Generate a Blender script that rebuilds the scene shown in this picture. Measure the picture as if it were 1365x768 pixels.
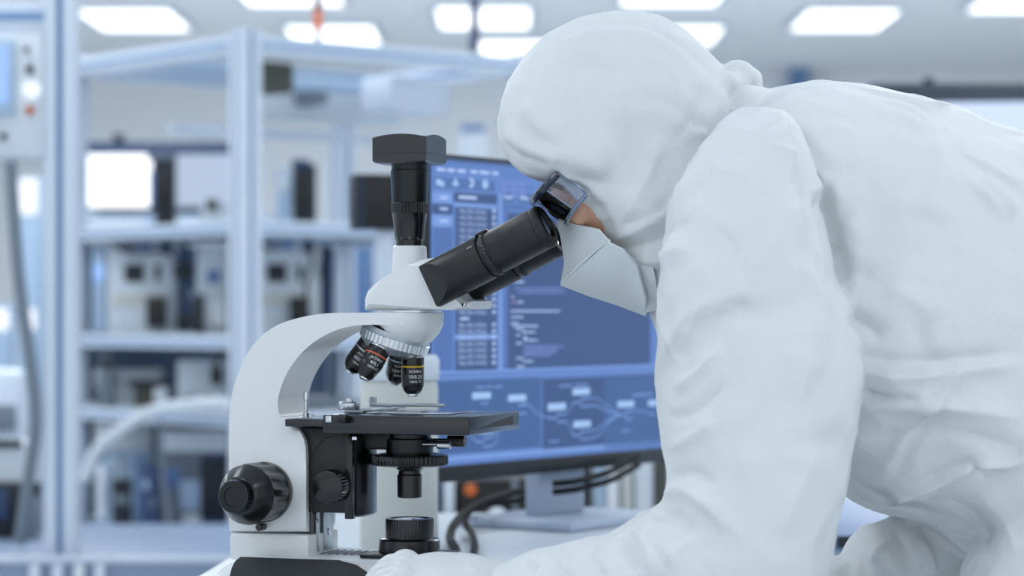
import bpy, bmesh, math, random
import numpy as np
from mathutils import Vector, Matrix, noise

for o in list(bpy.data.objects): bpy.data.objects.remove(o)
S = bpy.context.scene
COL = S.collection
random.seed(7)

# ------------------------------------------------------------------ camera, world, exposure
F = 3412.5            # focal length in pixels of the 1365 px wide frame
ZC = 1.05             # camera height
HOR = 415.0           # pixel row of the horizon
TZ = 0.77             # height of the work table

cam = bpy.data.cameras.new('camera')
cam.sensor_width = 36.0
cam.lens = F / 1365.0 * 36.0
cam.shift_y = (HOR - 384.0) / 1365.0
cam.clip_start = 0.05; cam.clip_end = 100
cam.dof.use_dof = True
cam.dof.focus_distance = 2.33
cam.dof.aperture_fstop = 5.2
cam_o = bpy.data.objects.new('camera', cam)
cam_o.location = (0, 0, ZC); cam_o.rotation_euler = (math.pi/2, 0, 0)
COL.objects.link(cam_o); S.camera = cam_o

W = bpy.data.worlds.new('world'); S.world = W; W.use_nodes = True
W.node_tree.nodes['Background'].inputs[0].default_value = (0.87, 0.93, 1.0, 1)
W.node_tree.nodes['Background'].inputs[1].default_value = 1.02
S.view_settings.view_transform = 'Standard'
S.view_settings.look = 'None'
S.view_settings.gamma = 1.0
S.view_settings.exposure = 0.12
S.view_settings.use_curve_mapping = False
LAMP = 2.3            # radiance of the ceiling panels in view
# rows of ceiling panels over the room, outside the picture (the panels in view are built below)
for ly in (0.6, 3.0, 5.4, 7.8, 10.2, 12.2):
    for lx in (-4.2, -1.4, 1.4, 4.2):
        ld = bpy.data.lights.new('ceiling_row', 'AREA'); ld.shape = 'RECTANGLE'; ld.size = .6; ld.size_y = 1.2
        ld.energy = 11.0 if ly < 5 else 20.0; ld.color = (.95, .98, 1.0)
        lo = bpy.data.objects.new('ceiling_row', ld); lo.location = (lx, ly, 2.66); COL.objects.link(lo)

# ------------------------------------------------------------------ helpers
def P(px, py, D):
    return Vector(((px-682.5)/F*D, D, ZC+(HOR-py)/F*D))
def lin(c):
    return tuple((v/255/12.92 if v/255 <= .04045 else ((v/255+.055)/1.055)**2.4) for v in c)

MATS = {}
def mat(name, rgb, rough=.5, metal=0., spec=.5, emit=0., bump=0., bscale=200., var=0., vscale=30., alpha=1., trans=0., coat=0.):
    if name in MATS: return MATS[name]
    m = bpy.data.materials.new(name); m.use_nodes = True
    nt = m.node_tree; b = nt.nodes['Principled BSDF']
    c = lin(rgb)
    b.inputs['Base Color'].default_value = (*c, 1)
    b.inputs['Roughness'].default_value = rough
    b.inputs['Metallic'].default_value = metal
    b.inputs['Specular IOR Level'].default_value = spec
    b.inputs['Coat Weight'].default_value = coat
    if trans: b.inputs['Transmission Weight'].default_value = trans
    if emit:
        b.inputs['Base Color'].default_value = (c[0]*.05, c[1]*.05, c[2]*.05, 1)
        b.inputs['Emission Color'].default_value = (*c, 1)
        b.inputs['Emission Strength'].default_value = emit
    if bump or var:
        tc = nt.nodes.new('ShaderNodeTexCoord')
    if bump:
        n = nt.nodes.new('ShaderNodeTexNoise'); n.inputs['Scale'].default_value = bscale; n.inputs['Detail'].default_value = 4
        bp = nt.nodes.new('ShaderNodeBump'); bp.inputs['Strength'].default_value = bump; bp.inputs['Distance'].default_value = .002
        nt.links.new(tc.outputs['Object'], n.inputs['Vector'])
        nt.links.new(n.outputs['Fac'], bp.inputs['Height']); nt.links.new(bp.outputs['Normal'], b.inputs['Normal'])
    if var:
        n = nt.nodes.new('ShaderNodeTexNoise'); n.inputs['Scale'].default_value = vscale; n.inputs['Detail'].default_value = 3
        r = nt.nodes.new('ShaderNodeMix'); r.data_type = 'RGBA'
        r.inputs['A'].default_value = (*[v*(1-var) for v in c], 1); r.inputs['B'].default_value = (*[min(1, v*(1+var)) for v in c], 1)
        nt.links.new(tc.outputs['Object'], n.inputs['Vector'])
        nt.links.new(n.outputs['Fac'], r.inputs['Factor']); nt.links.new(r.outputs['Result'], b.inputs['Base Color'])
    MATS[name] = m
    return m
def clear_mat(name, tint, fac=.25, rough=.05):
    m = bpy.data.materials.new(name); m.use_nodes = True; nt = m.node_tree
    nt.nodes.remove(nt.nodes['Principled BSDF'])
    t = nt.nodes.new('ShaderNodeBsdfTransparent'); t.inputs[0].default_value = (*lin(tint), 1)
    g = nt.nodes.new('ShaderNodeBsdfGlossy'); g.inputs['Roughness'].default_value = rough
    fr = nt.nodes.new('ShaderNodeFresnel'); fr.inputs[0].default_value = 1.5
    ad = nt.nodes.new('ShaderNodeMath'); ad.operation = 'ADD'; ad.inputs[1].default_value = fac; ad.use_clamp = True
    x = nt.nodes.new('ShaderNodeMixShader')
    nt.links.new(fr.outputs[0], ad.inputs[0]); nt.links.new(ad.outputs[0], x.inputs[0])
    nt.links.new(t.outputs[0], x.inputs[1]); nt.links.new(g.outputs[0], x.inputs[2])
    nt.links.new(x.outputs[0], nt.nodes['Material Output'].inputs[0])
    MATS[name] = m; return m

def tag(o, label=None, cat=None, group=None, kind=None):
    if label: o['label'] = label
    if cat: o['category'] = cat
    if group: o['group'] = group
    if kind: o['kind'] = kind
    return o
def empty(name, loc=(0, 0, 0), rz=0., label=None, cat=None, group=None):
    o = bpy.data.objects.new(name, None); COL.objects.link(o)
    o.location = loc; o.rotation_euler = (0, 0, rz); o.empty_display_size = .05
    return tag(o, label, cat, group)
def smooth_by_angle(me, deg=35):
    bm = bmesh.new(); bm.from_mesh(me)
    a = math.radians(deg)
    for f in bm.faces: f.smooth = True
    for e in bm.edges:
        e.smooth = not (len(e.link_faces) == 2 and e.calc_face_angle(0) > a)
    bm.to_mesh(me); bm.free()
def obj(name, bm, m, parent=None, loc=None, rot=None, deg=35):
    if isinstance(bm, bpy.types.Mesh): me = bm
    else:
        bmesh.ops.recalc_face_normals(bm, faces=bm.faces)
        me = bpy.data.meshes.new(name); bm.to_mesh(me); bm.free()
        smooth_by_angle(me, deg)
    if m and not me.materials: me.materials.append(m)
    o = bpy.data.objects.new(name, me); COL.objects.link(o)
    if parent: o.parent = parent
    if loc is not None: o.location = loc
    if rot is not None: o.rotation_euler = rot
    return o
def box(x0, x1, y0, y1, z0, z1, bev=0., seg=2, bm=None):
    own = bm is None
    b = bmesh.new()
    bmesh.ops.create_cube(b, size=1)
    for v in b.verts:
        v.co = Vector(((x0+x1)/2+v.co.x*(x1-x0), (y0+y1)/2+v.co.y*(y1-y0), (z0+z1)/2+v.co.z*(z1-z0)))
    if bev: bmesh.ops.bevel(b, geom=list(b.edges), offset=bev, segments=seg, affect='EDGES', profile=.5)
    if own: return b
    merge(bm, b); return bm
def merge(dst, src, M=None):
    if M is not None: bmesh.ops.transform(src, matrix=M, verts=src.verts)
    me = bpy.data.meshes.new('tmp'); src.to_mesh(me); src.free()
    dst.from_mesh(me); bpy.data.meshes.remove(me)
def frame_to(p, axis):
    """matrix taking local z to axis at point p"""
    z = Vector(axis).normalized()
    q = Vector((0, 0, 1)).rotation_difference(z)
    return Matrix.Translation(p) @ q.to_matrix().to_4x4()
def lathe(prof, seg=40, rib=None, M=None):
    """prof: (r,z) pairs; rib: (z0,z1,count,depth) rings modulated as knurling"""
    b = bmesh.new(); rings = []
    if rib: seg = rib[2]*4
    for r, z in prof:
        ring = []
        for i in range(seg):
            a = 2*math.pi*i/seg; rr = r
            if rib and rib[0] <= z <= rib[1] and (i % 4) in (2, 3): rr = r-rib[3]
            ring.append(b.verts.new((rr*math.cos(a), rr*math.sin(a), z)))
        rings.append(ring)
    for A, B in zip(rings, rings[1:]):
        for i in range(seg):
            j = (i+1) % seg
            b.faces.new((A[i], A[j], B[j], B[i]))
    b.faces.new(rings[0][::-1]); b.faces.new(rings[-1])
    if M is not None: bmesh.ops.transform(b, matrix=M, verts=b.verts)
    return b
def prism_xz(poly, y0, y1, bev=0., seg=2):
    """polygon of (x,z) swept from y0 to y1"""
    b = bmesh.new()
    A = [b.verts.new((x, y0, z)) for x, z in poly]; B = [b.verts.new((x, y1, z)) for x, z in poly]
    b.faces.new(A); b.faces.new(B[::-1])
    n = len(poly)
    for i in range(n):
        j = (i+1) % n; b.faces.new((A[j], A[i], B[i], B[j]))
    if bev:
        es = [e for e in b.edges if abs(e.verts[0].co.y-e.verts[1].co.y) < 1e-7]
        bmesh.ops.bevel(b, geom=es, offset=bev, segments=seg, affect='EDGES', profile=.5)
    return b
def loft(rings):
    b = bmesh.new()
    R = [[b.verts.new(p) for p in r] for r in rings]; n = len(R[0])
    for A, B in zip(R, R[1:]):
        for i in range(n):
            j = (i+1) % n; b.faces.new((A[i], A[j], B[j], B[i]))
    b.faces.new(R[0][::-1]); b.faces.new(R[-1])
    return b
def ring(c, u, v, ru, rv, n=40, e=2.):
    out = []
    for i in range(n):
        a = 2*math.pi*i/n; ca, sa = math.cos(a), math.sin(a)
        k = (abs(ca)**e+abs(sa)**e)**(-1/e)
        out.append(Vector(c)+Vector(u)*(ca*k*ru)+Vector(v)*(sa*k*rv))
    return out
def catmull(pts, n=8):
    pts = [Vector(p) for p in pts]; Q = [pts[0]*2-pts[1]]+pts+[pts[-1]*2-pts[-2]]; out = []
    for i in range(1, len(Q)-2):
        a, b, c, d = Q[i-1:i+3]
        for k in range(n):
            t = k/n
            out.append(.5*((2*b)+(c-a)*t+(2*a-5*b+4*c-d)*t*t+(3*b-a-3*c+d)*t**3))
    out.append(pts[-1]); return out
def tube(pts, r, seg=12, n=8):
    c = catmull(pts, n) if n else [Vector(p) for p in pts]
    rings = []; ref = None
    for i, p in enumerate(c):
        t = (c[min(i+1, len(c)-1)]-c[max(i-1, 0)]).normalized()
        if ref is None: ref = t.orthogonal().normalized()
        ref = (ref-t*ref.dot(t)).normalized()
        rr = r(i/(len(c)-1)) if callable(r) else r
        rings.append(ring(p, ref, t.cross(ref), rr, rr, seg))
    return loft(rings)
def dup(root, name=None):
    r = root.copy(); COL.objects.link(r)
    for ch in list(root.children):
        c = ch.copy(); COL.objects.link(c); c.parent = r
        for g in ch.children:
            d = g.copy(); COL.objects.link(d); d.parent = c
    return r
def text_mesh(txt, size, M=None, wrap=None, extrude=.0):
    cu = bpy.data.curves.new('t', 'FONT'); cu.body = txt; cu.size = size; cu.align_x = 'CENTER'; cu.align_y = 'CENTER'
    cu.resolution_u = 2; cu.extrude = extrude
    o = bpy.data.objects.new('t', cu); COL.objects.link(o)
    dg = bpy.context.evaluated_depsgraph_get()
    me = bpy.data.meshes.new_from_object(o.evaluated_get(dg))
    bpy.data.objects.remove(o); bpy.data.curves.remove(cu)
    b = bmesh.new(); b.from_mesh(me); bpy.data.meshes.remove(me)
    if wrap:      # wrap = (radius, start angle, z): x runs round the barrel
        for v in b.verts:
            a = wrap[1]+v.co.x/wrap[0]; z = wrap[2]+v.co.y
            v.co = Vector((wrap[0]*math.cos(a), wrap[0]*math.sin(a), z))
    if M is not None: bmesh.ops.transform(b, matrix=M, verts=b.verts)
    return b

# ------------------------------------------------------------------ materials
def anod(name, rgb, rough, edge, coat):
    m = mat(name, rgb, rough, metal=1., coat=coat)
    m.node_tree.nodes['Principled BSDF'].inputs['Coat Roughness'].default_value = .25
    m.node_tree.nodes['Principled BSDF'].inputs['Coat IOR'].default_value = 1.65
    m.node_tree.nodes['Principled BSDF'].inputs['Specular Tint'].default_value = (*edge, 1)
    return m
mat('wall', (242, 246, 250), .8, bump=.1, bscale=60)
mat('ceiling', (242, 247, 251), .85, bump=.1, bscale=60)
mat('floor', (222, 228, 234), .35, var=.08, vscale=4)
mat('alu', (202, 214, 228), .45, metal=.1, var=.04, vscale=12)
mat('alu_dark', (112, 146, 188), .5)
mat('pale', (208, 218, 227), .5)
mat('desk_blue', (132, 154, 188), .4, var=.03, vscale=15)
mat('slab', (124, 142, 168), .5)
mat('paleblue', (168, 191, 216), .5)
mat('midblue', (96, 128, 178), .5)
mat('deepblue', (44, 66, 104), .5)
mat('charcoal', (26, 32, 40), .5)
mat('cable_black', (13, 15, 17), .65, spec=.2)
mat('grey', (112, 124, 138), .55)
mat('beige', (196, 200, 196), .5)
mat('olive', (70, 72, 66), .6)
mat('table', (212, 220, 228), .35, var=.03, vscale=15)
mat('enamel', (226, 230, 231), .28, coat=.3, bump=.02, bscale=900)
mat('black', (17, 18, 18), .45, bump=.05, bscale=1200)
mat('black_gloss', (9, 10, 11), .24, coat=.1)
anod('black_satin', (34, 37, 38), .34, (.66, .82, 1.), .3)
anod('stage_black', (30, 33, 36), .30, (.66, .82, 1.), .75)
mat('rubber', (40, 44, 48), .75, bump=.25, bscale=1500)
mat('chrome', (205, 210, 214), .2, metal=1.)
mat('steel', (176, 184, 190), .32, metal=.9)
mat('brushed', (172, 186, 206), .45)
mat('print_white', (225, 228, 228), .6)
mat('band_yellow', (196, 160, 40), .5)
mat('band_red', (200, 92, 66), .5)
mat('skin', (214, 164, 136), .5, var=.05, vscale=60, bump=.1, bscale=400)
mat('brow', (52, 34, 26), .7)
mat('iris', (48, 32, 22), .2)
mat('suit', (226, 230, 231), .62, bump=.22, bscale=190, spec=.25)
mat('mask_white', (222, 229, 231), .7, bump=.15, bscale=900, spec=.2)
mat('glove', (224, 228, 229), .55, bump=.2, bscale=300)
mat('navy', (24, 36, 60), .25, coat=.4)
mat('bezel', (24, 28, 32), .4)
mat('orange', (232, 110, 52), .4)
mat('orange_lit', (226, 120, 60), .4, emit=.45)
clear_mat('glass', (244, 249, 252), .03)
clear_mat('visor', (232, 238, 248), .03, .04)
clear_mat('slide_glass', (225, 238, 246), .38, .08)
mat('lens', (120, 140, 170), .05, spec=1., coat=1.)
M = MATS
def crumple(m, sc, dist):
    nt = m.node_tree; b = nt.nodes['Principled BSDF']; old = b.inputs['Normal'].links[0].from_node
    tc = nt.nodes.new('ShaderNodeTexCoord')
    n = nt.nodes.new('ShaderNodeTexNoise'); n.noise_type = 'RIDGED_MULTIFRACTAL'; n.inputs['Scale'].default_value = sc
    n.inputs['Detail'].default_value = 2.5; n.inputs['Roughness'].default_value = .45; n.inputs['Distortion'].default_value = .6
    bp = nt.nodes.new('ShaderNodeBump'); bp.inputs['Strength'].default_value = .8; bp.inputs['Distance'].default_value = dist
    nt.links.new(tc.outputs['Object'], n.inputs['Vector']); nt.links.new(n.outputs['Fac'], bp.inputs['Height'])
    nt.links.new(bp.outputs['Normal'], old.inputs['Normal'])
crumple(M['suit'], 12, .03)
crumple(M['glove'], 22, .003)

# ------------------------------------------------------------------ the room
def struct(name, bm, m, parent=None):
    o = obj(name, bm, m, parent)
    if parent is None: o['kind'] = 'structure'
    return o
RX0, RX1, RY1, RH = -7.0, 8.0, 17.5, 2.7
struct('floor', box(RX0, RX1, -3, RY1, -.1, 0), M['floor'])
struct('ceiling', box(RX0, RX1, -3, RY1, RH, RH+.1), M['ceiling'])
struct('wall_back', box(RX0, RX1, RY1, RY1+.1, 0, RH), M['wall'])
struct('wall_left', box(RX0-.1, RX0, -3, RY1+.1, 0, RH), M['wall'])
struct('wall_right', box(RX1, RX1+.1, -3, RY1+.1, 0, RH), M['wall'])
struct('baseboard_back', box(RX0, RX1, RY1-.02, RY1, 0, .12, .004), M['paleblue'])
pil = P(1083, 80, 16.6)
struct('trim_1', box(pil.x-.06, pil.x+.06, 17.3, RY1, 0, RH, .01), M['alu_dark'])

# ceiling light panels: frame + glowing diffuser
mat('lamp', (246, 250, 255), .6, emit=LAMP)
lamps = [  # pixel x, distance of centre
 (180, 14.3, 'ceiling light panel above the tall aluminium post beside the control cabinet'),
 (645, 14.2, 'ceiling light panel crossed by the dark pole on the cage'),
 (1125, 14.3, 'ceiling light panel above the blue grey pillar on the back wall'),
 (445, 15.1, 'ceiling light panel right behind the orange signal lamp'),
 (900, 15.1, 'ceiling light panel half hidden behind the top of the white hood'),
 (690, 15.9, 'farthest ceiling light panel, low between cage and hood'),
 (385, 13.1, 'ceiling light panel cut by the top edge above the cage beam'),
 (898, 13.1, 'ceiling light panel cut by the top edge above the hood'),
 (1372, 13.4, 'ceiling light panel at the top right corner of the view'),
]
lroot = empty('ceiling_light')
fr = bmesh.new()
for a in ((-.28, .28, -.53, -.50), (-.28, .28, .50, .53), (-.28, -.25, -.50, .50), (.25, .28, -.50, .50)):
    box(a[0], a[1], a[2], a[3], -.03, 0, bm=fr)
obj('light_frame', fr, M['pale'], lroot)
obj('diffuser', box(-.25, .25, -.50, .50, -.022, -.012), M['lamp'], lroot)
allp = [((px-682.5)/F*D, D, lb, None) for px, D, lb in lamps]
for i, (x, y, lb, g) in enumerate(allp):
    o = lroot if i == 0 else dup(lroot)
    o.location = (x, y, RH); tag(o, lb, 'ceiling light', 'ceiling light panels')

# ------------------------------------------------------------------ work table and side desk
def desk(name, label, x0, x1, y0, y1, top, edge, rz=0., inset=.06):
    r = empty(name, ((x0+x1)/2, (y0+y1)/2, 0), rz, label, 'table')
    hx, hy = (x1-x0)/2, (y1-y0)/2
    obj('tabletop', box(-hx, hx, -hy, hy, TZ-.022, TZ, .003), top, r)
    obj('edge_band', box(-hx+.004, hx-.004, -hy+.004, hy-.004, TZ-.05, TZ-.0225), edge, r)
    for sx in (-1, 1):
        for sy in (-1, 1):
            cx, cy = sx*(hx-inset), sy*(hy-inset)
            obj('leg', box(cx-.025, cx+.025, cy-.025, cy+.025, 0, TZ-.051, .004), M['alu'], r)
    return r
desk('work_table', 'pale work table carrying the microscope and the blue monitor', -.33, .36, 1.95, 3.55, M['table'], M['pale'], math.radians(-3))
sd = desk('side_desk', 'blue grey desk with dark edge seen under the bent torso', 0.406, 1.6, 3.2, 4.0, M['desk_blue'], M['pale'])
obj('front_edge', box(-.597, .597, -.404, -.4003, TZ-.016, TZ-.001), M['charcoal'], sd)
# ------------------------------------------------------------------ microscope
MO = P(546, 415, 2.4); MO.z = TZ+.0004
MA = math.radians(-18.5)
EX = Vector((math.cos(MA), math.sin(MA), 0)); EY = Vector((-math.sin(MA), math.cos(MA), 0))
mic = empty('microscope', MO, MA, 'white and black compound microscope with a camera on top, beside the suited person', 'microscope')
def mp(px, py, yl):
    k = (px-682.5)/F
    x = (k*(MO.y+yl*EY.y)-MO.x-yl*EY.x)/(EX.x-k*EX.y)
    D = MO.y+yl*EY.y+x*EX.y
    return (x, ZC+(HOR-py)/F*D-TZ)
def Z(py, D=2.4): return ZC+(HOR-py)/F*D-TZ
HW = .036
# base
def rrect(x0, x1, hw, z, rad, n=6):
    pts = []
    for cx, cy, a0 in ((x1-rad, hw-rad, 0), (x0+rad, hw-rad, 90), (x0+rad, -hw+rad, 180), (x1-rad, -hw+rad, 270)):
        for i in range(n+1):
            a = math.radians(a0+90*i/n); pts.append((cx+rad*math.cos(a), cy+rad*math.sin(a), z))
    return pts
bx0, bx1 = mp(283, 770, -.06)[0], .068
base = obj('base', loft([rrect(bx0, bx1, .088, .0, .03), rrect(bx0-.004, bx1+.004, .092, .006, .03), rrect(bx0, bx1, .088, .028, .03),
                         rrect(bx0+.010, bx1-.006, .080, .040, .03), rrect(bx0+.024, bx1-.012, .066, .048, .028), rrect(bx0+.034, bx1-.018, .056, .0502, .026)]), M['enamel'], mic, deg=50)
x0, _ = mp(306, 730, -HW); x1, _ = mp(412, 730, -HW)
obj('plinth', box(x0, x1, -HW-.001, HW+.001, .045, mp(350, 711, -HW)[1]-.0006, .003), M['enamel'], base)
# dark rubber pad over the near sloping shoulder of the base
pad = bmesh.new()
pp = []
for px, py in ((300, 780), (312, 763), (322, 753), (338, 748.5), (370, 749), (410, 750.5), (445, 754), (465, 760), (482, 768), (492, 780)):
    pp.append(mp(px, py, -.0745)[0])
prof = [(-.094, .026), (-.0905, .032), (-.084, .0405), (-.076, .0462), (-.0705, .0495)]
rows = []
for i, (yy, zz) in enumerate(prof):
    t = i/(len(prof)-1)
    xa = mp(306, 765, yy)[0]+.012*t**2; xb = mp(500, 765, yy)[0]-.035*t**2.5
    rows.append([Vector((xa+(xb-xa)*j/10, yy-.002, zz+.0022)) for j in range(11)])
for R0, R1 in zip(rows, rows[1:]):
    for j in range(10):
        pad.faces.new([pad.verts.new(p) for p in (R0[j], R0[j+1], R1[j+1], R1[j])])
bmesh.ops.remove_doubles(pad, verts=pad.verts, dist=1e-6)
bmesh.ops.solidify(pad, geom=list(pad.faces), thickness=.004)
obj('rubber_pad', pad, M['rubber'], base, deg=60)
for i in range(7):   # ventilation slots on the base top
    xx = mp(418+i*10, 735, -.01)[0]
    obj('vent_slot', box(xx, xx+.0022, -.012, .03, .0503, .0512), M['grey'], base)
# arm
outer = [(305, 710), (305, 640), (305, 575), (307, 540), (314, 508), (327, 477), (345, 452), (370, 434), (400, 424), (435, 418.5), (480, 417.5), (540, 417.5)]
inner = [(540, 436), (515, 434), (475, 434.5), (445, 442), (418, 457), (396, 478), (380, 503), (371, 530), (371, 548), (377, 562), (396, 572), (406, 590), (408, 620), (408, 675), (408, 710)]
op = [mp(x, y, -HW) for x, y in outer]; ip = [mp(x, y, -HW) for x, y in inner]
def sm2(pl, n=5): return [(v.x, v.z) for v in catmull([(x, 0, z) for x, z in pl], n)]
arm = obj('arm', prism_xz(sm2(op)+sm2(ip), -HW, HW, .0035, 3), M['enamel'], mic, deg=40)
# round arm head (dome under the viewing head)
hd = lathe([(.004, Z(466)), (.012, Z(463)), (.021, Z(456)), (.0275, Z(445)), (.031, Z(434)), (.0315, Z(421)), (.031, Z(417.6))], 56)
for v in hd.verts: v.co.y *= 1.17
obj('arm_head', hd, M['enamel'], mic, deg=60)
obj('dovetail_ring', lathe([(.0305, Z(417)), (.0305, Z(414.6))], 56), M['chrome'], mic)
# viewing head
vh = [(484, 414), (484, 399), (488, 388), (496, 380), (510, 371), (523, 363.5), (540, 354), (560, 346), (574, 344.5), (582, 348), (590, 372), (602, 399), (627, 402), (625, 412.5), (600, 414)]
obj('viewing_head', prism_xz([mp(x, y, -.034) for x, y in vh], -.034, .034, .006, 3), M['enamel'], mic, deg=40)
obj('photo_tube', lathe([(.0172, Z(372)), (.0166, Z(352)), (.0158, Z(333)), (.0155, Z(329.5)), (.0145, Z(328.5))], 48), M['enamel'], mic)
# photo port: black coupler with knurled ring
ct = obj('camera_coupler', lathe([(.0125, Z(330)), (.0128, Z(321)), (.0137, Z(320)), (.0152, Z(300)), (.0164, Z(285.2)), (.0168, Z(284.5))], 48), M['black_gloss'], mic)
obj('knurled_ring', lathe([(.0165, Z(285.4)), (.0174, Z(284.6)), (.0174, Z(272)), (.0168, Z(271))], 40, rib=(Z(285), Z(271.5), 38, .0009)), M['black_gloss'], ct)
obj('upper_barrel', lathe([(.0160, Z(271.4)), (.0168, Z(270.5)), (.0178, Z(235)), (.0179, Z(228)), (.0172, Z(227)), (.0170, Z(219)), (.0172, Z(217))], 48), M['black_satin'], ct)
aim = -math.pi/2-MA+.02   # local angle that faces the camera
tm = bmesh.new()
merge(tm, text_mesh('0', .0045, wrap=(.0139, aim, Z(311))))
for da, h in ((0, .0028), (-.55, .0018), (.6, .0018), (-1.0, .0018), (1.05, .0018)):
    q = box(-.0002, .0002, -h/2, h/2, 0, .00005)
    for v in q.verts:
        a = aim+da+v.co.x/.0139; z = Z(318.5)+v.co.y
        v.co = Vector((.01395*math.cos(a), .01395*math.sin(a), z))
    merge(tm, q)
obj('scale_marks', tm, M['print_white'], ct)
# digital camera: squarish body with gently domed top
cb = bmesh.new()
hs = .0268
rows = []
N = 10
zb, zt = Z(217), Z(186)
def bulge(a): return a
sec = []
for z, s in ((zb-.0012, .93), (zb+.0002, 1.0), (zt, 1.0)):
    sec.append([Vector((cx*hs*s*(1+.0*abs(cy)), cy*hs*s, z)) for cx, cy in [(-1+2*i/N, -1) for i in range(N)]+[(1, -1+2*i/N) for i in range(N)]+[(1-2*i/N, 1) for i in range(N)]+[(-1, 1-2*i/N) for i in range(N)]])
for ri, r_ in enumerate(sec):
    for v in r_:
        tx, ty = v.x/hs, v.y/hs
        k = 1-max(0, min(1, (tx*tx+ty*ty)/2))
        if ri == 2: v.z += .0034*(1-min(tx*tx, ty*ty))
        if ri < 2: v.z -= .0012*(1-min(tx*tx, ty*ty))
cb = loft(sec)
obj('digital_camera', cb, M['stage_black'], mic, deg=22)
obj('camera_seam', box(-hs-.0002, hs+.0002, -hs-.0002, hs+.0002, Z(207), Z(206.4)), M['black'], mic)
# binocular tubes
EL = math.radians(26.0)
AX = Vector((math.cos(EL), 0, math.sin(EL)))
bxp = mp(597, 370, -.036); base_pt = Vector((bxp[0], 0, bxp[1]))
for sy in (-1, 1):
    p0 = base_pt+Vector((0, sy*.036, 0))
    Mx = frame_to(p0, AX)
    tb = lathe([(.0205, -.020), (.0212, -.018), (.0214, .040), (.0208, .0415), (.0196, .042)], 56, M=Mx)
    # the foot of the tube is cut by a slanting plane facing outwards
    cutn = (-AX*.52+Vector((0, sy*.86, 0))).normalized()
    g = list(tb.verts)+list(tb.edges)+list(tb.faces)
    rr = bmesh.ops.bisect_plane(tb, geom=g, plane_co=p0+AX*.006+Vector((0, sy*.0212, 0)), plane_no=cutn, clear_outer=True)
    bmesh.ops.contextual_create(tb, geom=[e for e in rr['geom_cut'] if isinstance(e, bmesh.types.BMEdge)])
    t = obj('eyepiece_tube', tb, M['black'], mic)
    el = .009 if sy < 0 else -.007      # the far eyepiece is screwed in a little deeper
    e = obj('eyepiece', lathe([(.0186, .040), (.0186, .0455), (.0206, .046), (.0208, .050), (.0200, .0505), (.0200, .053), (.0203, .0535), (.0203, .085+el), (.0196, .089+el), (.0205, .090+el), (.0205, .095+el), (.0185, .098+el), (.0125, .0982+el), (.0115, .0955+el)], 56, M=Mx), M['black'], mic)
    obj('diopter_ring', lathe([(.0212, .0462), (.0214, .047), (.0214, .0495), (.0212, .050)], 40, rib=(.0465, .0499, 36, .0007), M=Mx), M['black_gloss'], e)
    obj('eye_lens', lathe([(.0112, .0940+el), (.0100, .0956+el), (.005, .0966+el), (.001, .0968+el)], 32, M=Mx), M['lens'], e)
    # index tab and scale mark
    lp = p0+AX*.047+Vector((-math.sin(EL), 0, math.cos(EL)))*.0213
    obj('index_tab', box(-.006, .006, -.004, .004, -.001, .0014, .0006), M['black_gloss'], e, loc=lp, rot=(0, -EL, 0))
    obj('index_mark', box(-.0025, .0025, -.0003, .0003, 0, .0004), M['print_white'], e, loc=p0+AX*.036+Vector((-math.sin(EL)*.55, sy*.83, math.cos(EL)*.55))*.02145, rot=(0, -EL, 0))
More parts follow.
